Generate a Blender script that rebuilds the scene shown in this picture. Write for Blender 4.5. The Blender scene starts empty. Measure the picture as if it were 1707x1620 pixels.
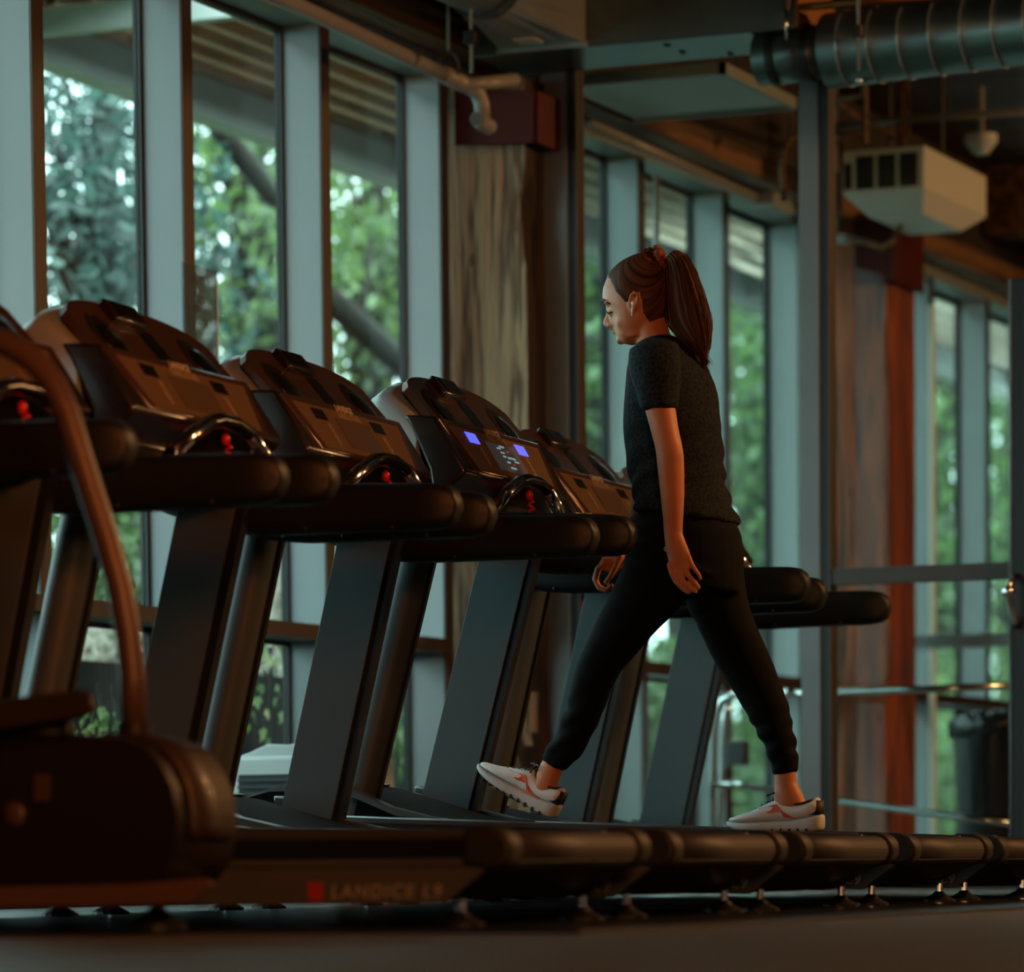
import bpy, math, random
import numpy as np
from mathutils import Vector, Matrix, noise
random.seed(7); rng = np.random.default_rng(11)
SC = bpy.context.scene; COL = SC.collection
# ------------------------------------------------------------------ camera
# world: x runs along the window wall (away from the camera), y towards the windows, z up
F = 7000.0; CX = 853.5; PITCH = .07; ROLL = .0095; HZ = 1432.0; HC = .115
PPY = HZ + F*math.tan(PITCH)
AL = math.atan(2970/F); SA, CA = math.sin(AL), math.cos(AL)
_d = Vector((CA, SA, 0)); _r = Vector((SA, -CA, 0)); _u = Vector((0, 0, 1))
FW = _d*math.cos(PITCH) - _u*math.sin(PITCH)
_up = _u*math.cos(PITCH) + _d*math.sin(PITCH)
RX = _r*math.cos(ROLL) - _up*math.sin(ROLL)
UY = _up*math.cos(ROLL) + _r*math.sin(ROLL)
CAM = Vector((0, 0, HC))
def pt(px, py, R=None, P=None, z=None, d=None):
    v = FW + RX*((px-CX)/F) + UY*((PPY-py)/F)
    if R is not None: k = R/v.x
    elif P is not None: k = P/v.y
    elif z is not None: k = (z-HC)/v.z
    else: k = d
    return CAM + v*k
cam = bpy.data.cameras.new('camera'); camo = bpy.data.objects.new('camera', cam); COL.objects.link(camo)
camo.matrix_world = Matrix((( RX.x, UY.x, -FW.x, CAM.x), (RX.y, UY.y, -FW.y, CAM.y), (RX.z, UY.z, -FW.z, CAM.z), (0, 0, 0, 1)))
cam.sensor_width = 36; cam.lens = F/1707*36; cam.shift_y = (PPY-810)/1707
cam.clip_start = .05; cam.clip_end = 200
cam.dof.use_dof = True; cam.dof.focus_distance = 10.3; cam.dof.aperture_fstop = 3.3
SC.camera = camo
# ------------------------------------------------------------------ materials
def lin(h):
    h = h.lstrip('#'); o = []
    for i in (0, 2, 4):
        x = int(h[i:i+2], 16)/255
        o.append(x/12.92 if x <= .04045 else ((x+.055)/1.055)**2.4)
    return (*o, 1)
MATS = {}
def mat(name, col='#808080', rough=.5, metal=0., var=0., vscale=8., bump=0., bscale=60., emit=None, es=1., coat=0., spec=.5, stretch=(1,1,1), col2=None, trans=0.):
    if name in MATS: return MATS[name]
    m = bpy.data.materials.new(name); m.use_nodes = True; nt = m.node_tree; b = nt.nodes['Principled BSDF']
    b.inputs['Base Color'].default_value = lin(col); b.inputs['Roughness'].default_value = rough; b.inputs['Metallic'].default_value = metal
    b.inputs['Coat Weight'].default_value = coat; b.inputs['Coat Roughness'].default_value = .12; b.inputs['Specular IOR Level'].default_value = spec
    if trans: b.inputs['Transmission Weight'].default_value = trans
    if var or bump:
        tc = nt.nodes.new('ShaderNodeTexCoord'); mp = nt.nodes.new('ShaderNodeMapping'); mp.inputs['Scale'].default_value = stretch
        nt.links.new(tc.outputs['Object'], mp.inputs['Vector'])
    if var:
        n = nt.nodes.new('ShaderNodeTexNoise'); n.inputs['Scale'].default_value = vscale; n.inputs['Detail'].default_value = 5
        nt.links.new(mp.outputs[0], n.inputs['Vector'])
        r = nt.nodes.new('ShaderNodeValToRGB'); c0 = lin(col); c1 = lin(col2) if col2 else tuple(x*(1-var) for x in c0[:3])+(1,)
        r.color_ramp.elements[0].color = c1; r.color_ramp.elements[1].color = c0
        r.color_ramp.elements[0].position = .35; r.color_ramp.elements[1].position = .65
        nt.links.new(n.outputs['Fac'], r.inputs['Fac']); nt.links.new(r.outputs[0], b.inputs['Base Color'])
    if bump:
        n2 = nt.nodes.new('ShaderNodeTexNoise'); n2.inputs['Scale'].default_value = bscale; n2.inputs['Detail'].default_value = 4
        nt.links.new(mp.outputs[0], n2.inputs['Vector'])
        bp = nt.nodes.new('ShaderNodeBump'); bp.inputs['Strength'].default_value = bump; bp.inputs['Distance'].default_value = .01
        nt.links.new(n2.outputs['Fac'], bp.inputs['Height']); nt.links.new(bp.outputs[0], b.inputs['Normal'])
    if emit:
        b.inputs['Emission Color'].default_value = lin(emit); b.inputs['Emission Strength'].default_value = es
    MATS[name] = m; return m
def wood(name, light, dark, axis='z', scale=1., rough=.7, cracks=True, bump=.5):
    m = bpy.data.materials.new(name); m.use_nodes = True; nt = m.node_tree; N = nt.nodes.new; L = nt.links.new
    b = nt.nodes['Principled BSDF']; b.inputs['Roughness'].default_value = rough
    tc = N('ShaderNodeTexCoord'); mp = N('ShaderNodeMapping')
    st = {'x': (.35, 6, 6), 'y': (6, .35, 6), 'z': (6, 6, .35)}[axis]
    mp.inputs['Scale'].default_value = tuple(v*scale for v in st); L(tc.outputs['Object'], mp.inputs['Vector'])
    n = N('ShaderNodeTexNoise'); n.inputs['Scale'].default_value = 1.3; n.inputs['Detail'].default_value = 3; n.inputs['Distortion'].default_value = .6
    L(mp.outputs[0], n.inputs['Vector'])
    mu = N('ShaderNodeMath'); mu.operation = 'MULTIPLY'; mu.inputs[1].default_value = 26; L(n.outputs['Fac'], mu.inputs[0])
    si = N('ShaderNodeMath'); si.operation = 'SINE'; L(mu.outputs[0], si.inputs[0])
    n2 = N('ShaderNodeTexNoise'); n2.inputs['Scale'].default_value = 9; n2.inputs['Detail'].default_value = 6; L(mp.outputs[0], n2.inputs['Vector'])
    ma = N('ShaderNodeMath'); ma.operation = 'MULTIPLY_ADD'; ma.inputs[1].default_value = .22; L(si.outputs[0], ma.inputs[0]); L(n2.outputs['Fac'], ma.inputs[2])
    r = N('ShaderNodeValToRGB'); r.color_ramp.elements[0].position = .25; r.color_ramp.elements[1].position = .72
    r.color_ramp.elements[0].color = lin(dark); r.color_ramp.elements[1].color = lin(light); L(ma.outputs[0], r.inputs['Fac'])
    src = r.outputs[0]
    if cracks:
        v = N('ShaderNodeTexVoronoi'); v.inputs['Scale'].default_value = 3.2; mp2 = N('ShaderNodeMapping'); mp2.inputs['Scale'].default_value = {'x': (1, 4, 4), 'y': (4, 1, 4), 'z': (4, 4, 1)}[axis]
        L(tc.outputs['Object'], mp2.inputs['Vector']); L(mp2.outputs[0], v.inputs['Vector'])
        cr = N('ShaderNodeValToRGB'); cr.color_ramp.elements[0].position = .06; cr.color_ramp.elements[1].position = .11
        cr.color_ramp.elements[0].color = (.12, .1, .08, 1); cr.color_ramp.elements[1].color = (1, 1, 1, 1); L(v.outputs['Distance'], cr.inputs['Fac'])
        mx = N('ShaderNodeMix'); mx.data_type = 'RGBA'; mx.blend_type = 'MULTIPLY'; mx.inputs[0].default_value = 1
        L(src, mx.inputs[6]); L(cr.outputs[0], mx.inputs[7]); src = mx.outputs[2]
    L(src, b.inputs['Base Color'])
    bp = N('ShaderNodeBump'); bp.inputs['Strength'].default_value = bump; bp.inputs['Distance'].default_value = .012; L(ma.outputs[0], bp.inputs['Height']); L(bp.outputs[0], b.inputs['Normal'])
    MATS[name] = m; return m
def glass(name, tint=(.93, .97, .95), refl=.08, rough=.02):
    m = bpy.data.materials.new(name); m.use_nodes = True; nt = m.node_tree; nt.nodes.remove(nt.nodes['Principled BSDF'])
    o = nt.nodes['Material Output']; t = nt.nodes.new('ShaderNodeBsdfTransparent'); t.inputs[0].default_value = (*tint, 1)
    g = nt.nodes.new('ShaderNodeBsdfGlossy'); g.inputs['Roughness'].default_value = rough
    lw = nt.nodes.new('ShaderNodeLayerWeight'); lw.inputs[0].default_value = .5
    pw = nt.nodes.new('ShaderNodeMath'); pw.operation = 'POWER'; pw.inputs[1].default_value = 5; nt.links.new(lw.outputs['Facing'], pw.inputs[0])
    ma = nt.nodes.new('ShaderNodeMath'); ma.operation = 'MULTIPLY_ADD'; ma.inputs[1].default_value = refl*8; ma.inputs[2].default_value = refl*.35; nt.links.new(pw.outputs[0], ma.inputs[0])
    mx = nt.nodes.new('ShaderNodeMixShader'); nt.links.new(ma.outputs[0], mx.inputs[0]); nt.links.new(t.outputs[0], mx.inputs[1]); nt.links.new(g.outputs[0], mx.inputs[2])
    nt.links.new(mx.outputs[0], o.inputs[0]); MATS[name] = m; return m
def leafmat(name, c1, c2, tl=.5):
    m = bpy.data.materials.new(name); m.use_nodes = True; nt = m.node_tree; nt.nodes.remove(nt.nodes['Principled BSDF']); N = nt.nodes.new; L = nt.links.new
    o = nt.nodes['Material Output']; g = N('ShaderNodeNewGeometry'); r = N('ShaderNodeValToRGB')
    r.color_ramp.elements[0].color = lin(c1); r.color_ramp.elements[1].color = lin(c2); L(g.outputs['Random Per Island'], r.inputs['Fac'])
    d = N('ShaderNodeBsdfDiffuse'); t = N('ShaderNodeBsdfTranslucent'); mx = N('ShaderNodeMixShader'); mx.inputs[0].default_value = tl
    L(r.outputs[0], d.inputs[0]); L(r.outputs[0], t.inputs[0]); L(d.outputs[0], mx.inputs[1]); L(t.outputs[0], mx.inputs[2])
    gl = N('ShaderNodeBsdfGlossy'); gl.inputs['Roughness'].default_value = .35; m2 = N('ShaderNodeMixShader'); m2.inputs[0].default_value = .08
    L(mx.outputs[0], m2.inputs[1]); L(gl.outputs[0], m2.inputs[2]); L(m2.outputs[0], o.inputs[0]); MATS[name] = m; return m
# ------------------------------------------------------------------ mesh helpers
class MB:
    def __init__(s): s.v = []; s.f = []
    def add(s, vs, fs):
        o = len(s.v); s.v += [tuple(v) for v in vs]; s.f += [tuple(i+o for i in f) for f in fs]; return s
    def box(s, a, b):
        x0, y0, z0 = a; x1, y1, z1 = b
        return s.add([(x0,y0,z0),(x1,y0,z0),(x1,y1,z0),(x0,y1,z0),(x0,y0,z1),(x1,y0,z1),(x1,y1,z1),(x0,y1,z1)],
                     [(0,3,2,1),(4,5,6,7),(0,1,5,4),(1,2,6,5),(2,3,7,6),(3,0,4,7)])
    def hexa(s, p): return s.add(p, [(0,3,2,1),(4,5,6,7),(0,1,5,4),(1,2,6,5),(2,3,7,6),(3,0,4,7)])
    def loft(s, rings, closed=True, caps=True):
        n = len(rings[0]); vs = [v for r in rings for v in r]; fs = []
        for i in range(len(rings)-1):
            for j in range(n if closed else n-1):
                k = (j+1) % n; fs.append((i*n+j, i*n+k, (i+1)*n+k, (i+1)*n+j))
        if caps: fs.append(tuple(range(n-1, -1, -1))); fs.append(tuple((len(rings)-1)*n+j for j in range(n)))
        return s.add(vs, fs)
    def tube(s, pts, r, n=12, ref=None):
        pts = [Vector(p) for p in pts]; rings = []
        rr = r if isinstance(r, (list, tuple)) else [r]*len(pts); a = None
        for i, p in enumerate(pts):
            t = (pts[min(i+1, len(pts)-1)]-pts[max(i-1, 0)]).normalized()
            if a is None:
                a = Vector((0, 0, 1)) if abs(t.z) < .9 else Vector((1, 0, 0))
            a = (a - t*a.dot(t)).normalized(); b = t.cross(a)
            rings.append([p + (a*math.cos(2*math.pi*k/n) + b*math.sin(2*math.pi*k/n))*rr[i] for k in range(n)])
        return s.loft(rings)
    def prism(s, poly, x0, x1, ax=0):   # poly in the two other axes, extruded along ax
        def mk(p, x):
            q = list(p); q.insert(ax, x); return tuple(q)
        return s.loft([[mk(p, x0) for p in poly], [mk(p, x1) for p in poly]])
    def ell(s, c, r, n=16, m=10, M=None):
        c = Vector(c); rings = []
        for i in range(1, m):
            ph = math.pi*i/m
            ring = []
            for k in range(n):
                v = Vector((r[0]*math.sin(ph)*math.cos(2*math.pi*k/n), r[1]*math.sin(ph)*math.sin(2*math.pi*k/n), r[2]*math.cos(ph)))
                if M: v = M @ v
                ring.append(c+v)
            rings.append(ring)
        return s.loft(rings)
    def build(s, name, m, parent=None, smooth=False, bevel=0, sub=0, seg=2):
        me = bpy.data.meshes.new(name); me.from_pydata(s.v, [], s.f); me.update()
        import bmesh
        bm = bmesh.new(); bm.from_mesh(me); bmesh.ops.recalc_face_normals(bm, faces=bm.faces); bm.to_mesh(me); bm.free()
        me.materials.append(m if not isinstance(m, str) else MATS[m])
        o = bpy.data.objects.new(name, me); COL.objects.link(o)
        if parent: o.parent = parent
        if smooth:
            for p in me.polygons: p.use_smooth = True
        if bevel:
            bv = o.modifiers.new('bevel', 'BEVEL'); bv.width = bevel; bv.segments = seg; bv.limit_method = 'ANGLE'; bv.angle_limit = math.radians(35)
            if smooth is False:
                for p in me.polygons: p.use_smooth = True
                me.set_sharp_from_angle(angle=math.radians(35)) if hasattr(me, 'set_sharp_from_angle') else None
        if sub:
            sb = o.modifiers.new('sub', 'SUBSURF'); sb.levels = sub; sb.render_levels = sub
        return o
def bake(o):
    dg = bpy.context.evaluated_depsgraph_get(); me = bpy.data.meshes.new_from_object(o.evaluated_get(dg))
    o.modifiers.clear(); o.data = me; return o
def remesh(o, vox, it=2, fac=.5):
    r = o.modifiers.new('r', 'REMESH'); r.mode = 'VOXEL'; r.voxel_size = vox; r.use_smooth_shade = True
    if it:
        sm = o.modifiers.new('s', 'SMOOTH'); sm.iterations = it; sm.factor = fac
    m = o.data.materials[0]; bake(o); o.data.materials.clear(); o.data.materials.append(m)
    for p in o.data.polygons: p.use_smooth = True; p.material_index = 0
    return o
def tag(o, label=None, cat=None, group=None, kind=None):
    if label: o['label'] = label
    if cat: o['category'] = cat
    if group: o['group'] = group
    if kind: o['kind'] = kind
    return o
def empty(name, loc=(0, 0, 0), rot=(0, 0, 0)):
    o = bpy.data.objects.new(name, None); o.location = loc; o.rotation_euler = rot; o.empty_display_size = .1; COL.objects.link(o); return o
def kids(o): return [c for c in bpy.data.objects if c.parent == o]
def copy_tree(o, parent=None):
    c = o.copy(); COL.objects.link(c); c.parent = parent
    for ch in kids(o): copy_tree(ch, c)
    return c
def st(o): return tag(o, kind='structure')
def text(name, body, size, m, parent, origin, right, up, ext=.0012, shear=0., bold=0., align='LEFT', sp=1.):
    cu = bpy.data.curves.new(name, 'FONT'); cu.body = body; cu.size = size; cu.extrude = ext; cu.shear = shear; cu.offset = bold; cu.align_x = align; cu.space_character = sp
    o = bpy.data.objects.new(name, cu); COL.objects.link(o)
    dg = bpy.context.evaluated_depsgraph_get(); me = bpy.data.meshes.new_from_object(o.evaluated_get(dg))
    bpy.data.objects.remove(o); r = Vector(right).normalized(); u = Vector(up).normalized(); n = r.cross(u); og = Vector(origin)
    for v in me.vertices: v.co = og + r*v.co.x + u*v.co.y + n*v.co.z
    me.materials.clear(); me.materials.append(m if not isinstance(m, str) else MATS[m])
    for p in me.polygons: p.material_index = 0
    o = bpy.data.objects.new(name, me); COL.objects.link(o)
    if parent: o.parent = parent
    return o
# ------------------------------------------------------------------ material library
mat('frame_gray', '#818b8f', .45, var=.06, vscale=3)
mat('frame_brown', '#33251c', .5)
mat('gasket', '#15181a', .6)
mat('post_gray', '#6c7478', .4, var=.08)
mat('steel', '#a4b0b4', .34, .6, var=.12, vscale=4, bump=.06, bscale=9)
mat('steel_dark', '#5f6c6e', .34, .75, var=.15, vscale=3, bump=.08, bscale=7)
mat('pipe_paint', '#87898a', .4)
mat('red_paint', '#4a140e', .6, var=.15, spec=.2)
mat('black', '#0d0f10', .5)
mat('black_gloss', '#0a0b0c', .2)
mat('wall_dark', '#2c211a', .8, var=.2)
mat('white_plastic', '#d9dedd', .4)
mat('light_panel', '#a9b3b6', .55)
mat('chrome', '#d0d4d6', .15, 1.)
wood('wood_grey', '#a08a6c', '#584431', 'z', 2.0, .8, bump=.8)
wood('wood_red', '#9a4a1c', '#43200c', 'z', 1.2, .6)
wood('wood_beam', '#7d5836', '#38220f', 'x', 1., .7, bump=.2)
wood('wood_ceiling', '#5a371c', '#2a160a', 'y', .7, .65, cracks=False, bump=.2)
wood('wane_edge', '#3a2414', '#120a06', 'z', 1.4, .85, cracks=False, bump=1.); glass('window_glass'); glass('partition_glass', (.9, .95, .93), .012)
# floor
fm = mat('floor_rubber', '#68635c', .5, var=.25, vscale=14, bump=.12, bscale=160, spec=.4)
mat('mat_rubber', '#14171a', .3, var=.2, vscale=5, bump=.04, bscale=30)
st(MB().box((-5, -8, -.1), (27, 6.0, -.006)).build('floor', fm))
mt = MB().box((6.3, 2.55, -.006), (12.35, 5.35, 0)).build('rubber_mat', 'mat_rubber'); tag(mt, 'black rubber floor mat under the row of treadmills', 'mat')
# ceiling with plank grooves
cl = MB(); y = -8
while y < 6.0:
    cl.box((-5, y, 3.32), (27, y+.134, 3.42)); y += .14
cl.box((-5, -8, 3.43), (27, 6, 3.5))
st(cl.build('ceiling', 'wood_ceiling'))
for nm, a, b in (('wall_back', (-5.2, -8, 0), (-5, 6, 3.5)), ('wall_far', (27, -8, 0), (27.2, 6, 3.5)), ('wall_right', (-5, -8.2, 0), (27, -8, 3.5))):
    st(MB().box(a, b).build(nm, 'wall_dark'))
# window wall -----------------------------------------------------------
WO, WI = 5.86, 5.724
MR = [7.4, 8.33, 9.27, 10.2, 11.09, 12.03, 12.95, 13.85, 14.77, 15.69, 16.59, 17.5, 18.4, 19.29, 20.2, 21.1, 22.0, 22.9, 23.8, 24.7, 25.6]
ZT0, ZT1, ZH, ZH2 = .808, .853, 2.72, 2.80
ww = MB()
ww.box((-5, WI, 0), (MR[0], 6.0, 3.5)); ww.box((-5, WI, ZH2+.06), (27, 6.0, 3.5)); ww.box((26, WI, 0), (27, 6.0, 3.5))
st(ww.build('wall_window', 'wall_dark'))
st(MB().box((MR[0], WI, 0), (26, 6.0, .05)).build('trim_1', 'frame_brown'))
for i, R in enumerate(MR):
    m = MB().box((R, WI, .05), (R+.063, WO+.012, ZH)).build('trim_%d' % (i+10), 'frame_gray', bevel=.002)
    st(m)
    MB().box((R-.001, WI-.006, .05), (R+.065, WI, ZH)).build('shaded_face', 'frame_brown', m)  # room-side shade of the mullion put into a dark brown colour
    MB().box((R-.014, WO-.012, .05), (R, WO+.012, ZH)).build('gasket', 'gasket', m)
    MB().box((R+.063, WO-.012, .05), (R+.077, WO+.012, ZH)).build('gasket', 'gasket', m)
for i in range(len(MR)-1):
    a, b = MR[i]+.077, MR[i+1]-.014
    w = MB().box((a, WO-.004, .05), (b, WO+.004, ZT0+.02)).box((a, WO-.004, ZT1-.02), (b, WO+.004, ZH)).build('window_%d' % (i+1), 'window_glass'); st(w)
    sx = 13.44 if i == 6 else MR[i]+.063
    t = MB().box((sx, WI, ZT0), (MR[i+1], WO+.02, ZT1)).build('sill_bar', 'frame_gray', w)
    MB().box((sx, WI-.006, ZT0-.001), (MR[i+1], WI, ZT1+.001)).build('sill_shaded_face', 'frame_brown', w)  # sill front coloured dark brown for its room-side shade
    g = MB(); g.box((a, WO-.012, ZH-.02), (b, WO+.012, ZH)); g.box((a, WO-.012, ZT1), (b, WO+.012, ZT1+.014)); g.box((a, WO-.012, ZT0-.014), (b, WO+.012, ZT0))
    g.build('gasket', 'gasket', w)
h = MB().box((MR[0], WI, ZH), (26, WO+.012, ZH2+.06)).build('trim_2', 'frame_gray'); st(h)
st(MB().box((MR[0], 5.60, 2.775), (26, WI-.002, 2.875)).build('trim_3', 'wood_beam', bevel=.008))
# wooden columns --------------------------------------------------------
def column(name, R0, R1, P0, P1, z1, m, label, rough=.018, dark=False):
    rings = []; nz = 60; n = 10
    for i in range(nz+1):
        z = z1*i/nz; ring = []
        per = [(R0, P1-(P1-P0)*k/n) for k in range(n)] + [(R0+(R1-R0)*k/n, P0) for k in range(n)] + [(R1, P0+(P1-P0)*k/n) for k in range(n)] + [(R1-(R1-R0)*k/n, P1) for k in range(n)]
        for k, (x, y) in enumerate(per):
            e = math.exp(-(((k-n) % 40 if (k-n) % 40 < 20 else 40-(k-n) % 40)/2.2)**2)
            q = noise.noise(Vector((x*9, y*9, z*3.1)))*.004
            chew = max(0, noise.noise(Vector((3.3, k*.12, z*1.9)))+.25*noise.noise(Vector((9.1, k*.5, z*9)))+.12)*rough*3*e
            ring.append((x+q+chew*.9, y+q+chew*1.6, z))
        rings.append(ring)
    o = MB().loft(rings).build(name, m, smooth=False)
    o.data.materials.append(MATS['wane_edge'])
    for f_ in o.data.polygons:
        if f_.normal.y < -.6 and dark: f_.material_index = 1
    return tag(o, label, 'column')
c1 = column('wood_column', 13.1, 13.42, 5.475, 5.79, 2.715, 'wood_grey', 'weathered grey brown timber column left of the glass partition', .03, True)
c2 = column('wood_column', 16.98, 17.35, 5.46, 5.72, 2.80, 'wood_red', 'reddish timber column behind the glass partition', .01)
# painted steel saddle on the first column
p = [pt(728, 150, R=13.06), pt(889, 150, R=13.06), pt(889, 238, R=13.06), pt(748, 243, R=13.06)]
q = [v + Vector((.40, 0, 0)) for v in p]
fp = [v+Vector((.012, 0, 0)) for v in p]
sd = MB().hexa([p[3], p[2], fp[2], fp[3], p[0], p[1], fp[1], fp[0]])
sd.hexa([p[2]+Vector((.012, -.012, 0)), p[2]+Vector((.012, -.002, 0)), p[2]+Vector((.36, -.002, 0)), p[2]+Vector((.36, -.012, 0)), p[1]+Vector((.012, -.012, 0)), p[1]+Vector((.012, -.002, 0)), p[1]+Vector((.36, -.002, 0)), p[1]+Vector((.36, -.012, 0))])
sd = sd.build('steel_saddle', 'red_paint', bevel=.003)
for v in sd.data.vertices: v.co.y = min(v.co.y, WI-.008) if v.co.z < 2.77 else min(v.co.y, 5.596)
tag(sd, 'dark red steel bracket capping the grey timber column', 'bracket')
sd2 = MB().box((16.945, 5.42, 2.5), (16.965, 5.598, 2.77)).box((16.966, 5.42, 2.5), (17.36, 5.435, 2.77)).build('steel_saddle', 'red_paint', bevel=.006); tag(sd2, 'dark red steel bracket capping the reddish timber column', 'bracket')
# glass partition -------------------------------------------------------
PR = 13.30
posts = [(905, 948), (1333, 1366), (1694, 1722)]
PP = []
for i, (a, b) in enumerate(posts):
    y1 = pt(a, 700, R=PR-.035).y; y0 = pt(b, 700, R=PR-.035).y; PP.append((y0, y1))
    if i == 2: continue
    o = MB().box((PR-.035, y0, 0), (PR+.035, y1, 3.32)).build('trim_%d' % (40+i), 'post_gray', bevel=.003); st(o)
    MB().box((PR-.03, y0-.028, 0), (PR+.03, y0, 3.32)).build('channel', 'gasket', o)
    MB().box((PR-.036, y0-.036, 0), (PR+.036, y0-.028, 3.32)).build('edge_strip', 'frame_brown', o)
PZ = (pt(1540, 970, R=PR).z, pt(1540, 943, R=PR).z)
bays = [(PP[1][1], PP[0][0]-.036), (PP[2][1], PP[1][0]-.036), (1.2, PP[2][0])]
for i, (y0, y1) in enumerate(bays):
    w = MB().box((PR-.005, y0, .06), (PR+.005, y1, PZ[0])).box((PR-.005, y0, PZ[1]), (PR+.005, y1, 3.32)).build('window_%d' % (40+i), 'partition_glass'); st(w)
    MB().box((PR-.03, y0, PZ[0]), (PR+.03, y1, PZ[1])).build('rail', 'frame_brown', w)
    MB().box((PR-.03, y0, 0), (PR+.03, y1, .06)).build('bottom_rail', 'frame_brown', w)
# glass door stile with pull handle, at the right edge of the frame
dz = pt(1700, 465, R=PR-.06).z
dr = MB().box((PR-.075, PP[2][0]+.005, .02), (PR-.045, PP[2][1]+.005, dz)).build('door_1', 'black', bevel=.004); st(dr)
MB().box((PR-.078, PP[2][1]+.005, .02), (PR-.042, PP[2][1]+.013, dz)).build('door_edge', 'chrome', dr)
hp = [pt(1695, 960, R=PR-.08), pt(1684, 970, R=PR-.13), pt(1678, 985, R=PR-.14), pt(1682, 1000, R=PR-.13), pt(1690, 1030, R=PR-.1), pt(1696, 1045, R=PR-.08)]
MB().tube(hp, .011, 10).build('door_handle', 'chrome', dr, smooth=True)
MB().tube([pt(1681, 986, R=PR-.15), pt(1681, 986, R=PR-.13)], .02, 16).build('door_lock', 'chrome', dr, smooth=True)
# second frame deeper in: horizontal window rail at right
rr = 17.6
y0, y1 = pt(1700, 1065, R=rr).y, pt(1497, 1070, R=rr).y
tr = MB().box((rr, y0, pt(1600, 1079, R=rr).z), (rr+.06, y1, pt(1600, 1057, R=rr).z)).build('trim_50', 'frame_gray'); st(tr)
x9 = pt(1500, 900, R=rr).y
st(MB().box((rr, x9-.05, 0), (rr+.06, x9, 3.0)).build('trim_51', 'frame_brown'))
x9 = pt(1552, 800, R=18.0).y
wp = MB().box((18.0, x9-.012, -.006), (18.03, x9+.012, pt(1548, 508, R=18.0).z)).build('vertical_pole', mat('pale_pole', '#e8d9c4', .35)); tag(wp, 'slim pale pole behind the partition glass', 'pole')  # even pale base colour on the pole
for v in wp.data.vertices:
    pass
# cross beams and ceiling joists beyond the partition
bz = pt(1600, 395, R=19.2).z
st(MB().box((19.2, -8, bz), (19.5, 5.7, 3.32)).build('trim_60', 'wood_beam'))
st(MB().box((13.36, -8, 3.12), (13.6, 5.6, 3.32)).build('trim_61', 'wood_beam'))
st(MB().box((24.2, -8, bz-.2), (24.5, 5.7, 3.32)).build('trim_62', 'wall_dark'))
# ------------------------------------------------------------------ overhead services
pz = pt(740, 124, P=5.52)
a = pt(430, -22, P=5.52); rp = .024
pp = [a.lerp(pz, k/6) for k in range(7)]
e = empty('drain_pipe', (0, 0, 0)); tag(e, 'grey painted pipe under the beam, ending in a downturned elbow at the timber column', 'pipe')
bend = [pt(740, 124, P=5.52), pt(768, 138, P=5.505), pt(786, 146, P=5.495), pt(797, 156, P=5.485), pt(803, 172, P=5.48), pt(805, 200, P=5.48)]
MB().tube(pp, rp, 16).build('pipe_run', 'pipe_paint', e, smooth=True)
MB().tube(bend, [rp*1.15]*2+[rp*1.05]*4, 16).build('pipe_elbow', 'pipe_paint', e, smooth=True)
b0 = pt(808, 206, P=5.48)
MB().tube([b0+Vector((-.09, -.012, 0)), b0+Vector((-.03, 0, 0)), b0+Vector((.04, 0, -.004))], [rp*.98, rp*1.1, rp*1.1], 16).build('pipe_outlet', 'pipe_paint', e, smooth=False)
MB().tube([b0+Vector((-.093, -.0124, 0)), b0+Vector((-.089, -.0118, 0))], rp*.8, 16).build('end_cap', 'chrome', e)
br = pt(770, 142, P=5.50)
MB().tube([br, pt(860, 133, R=br.x+.25)], rp*.9, 14).build('branch_pipe', 'pipe_paint', e, smooth=True)
e = empty('pipe_hanger', (0, 0, 0)); tag(e, 'thin steel hanger ring and rods holding the grey pipe', 'hanger')
cn = pt(748, 118, P=5.52)
MB().tube([cn+Vector((0, .036*math.cos(t), .012+.05*math.sin(t))) for t in np.linspace(-.9, 4.04, 16)], .004, 8).build('ring', 'black', e, smooth=True)
MB().tube([cn+Vector((0, 0, .06)), Vector((cn.x, cn.y, 3.32))], .005, 8).build('rod', 'steel', e, smooth=True)
e = tag(empty('threaded_hanger'), 'threaded steel rod with dark clamp hanging beside the duct', 'hanger')
t0 = pt(786, 122, P=5.3)
MB().tube([t0, Vector((t0.x, t0.y, 3.32))], .006, 8).build('rod', 'steel', e, smooth=True)
t1 = pt(786, 68, P=5.3); MB().box((t1.x-.02, t1.y-.02, t1.z-.012), (t1.x+.02, t1.y+.02, t1.z+.03)).build('clamp', 'black', e, bevel=.004)
# duct box
bzz = 2.75
A_ = pt(806, 95, z=bzz); B_ = pt(1332, 46, z=bzz); C_ = pt(1420, 102, z=bzz); D_ = pt(896, 150, z=bzz)
dR0, dR1 = (A_.x+B_.x)/2, min((C_.x+D_.x)/2, 13.26); dy0, dy1 = (B_.y+C_.y)/2, (A_.y+D_.y)/2
DU = tag(empty('air_duct', (0, 0, 0)), 'galvanised sheet metal duct box hanging across the top of the view', 'duct')
MB().box((dR0, dy0, bzz), (dR1, dy1, 3.20)).build('duct_box', 'steel_dark', DU, bevel=.004)
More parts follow.
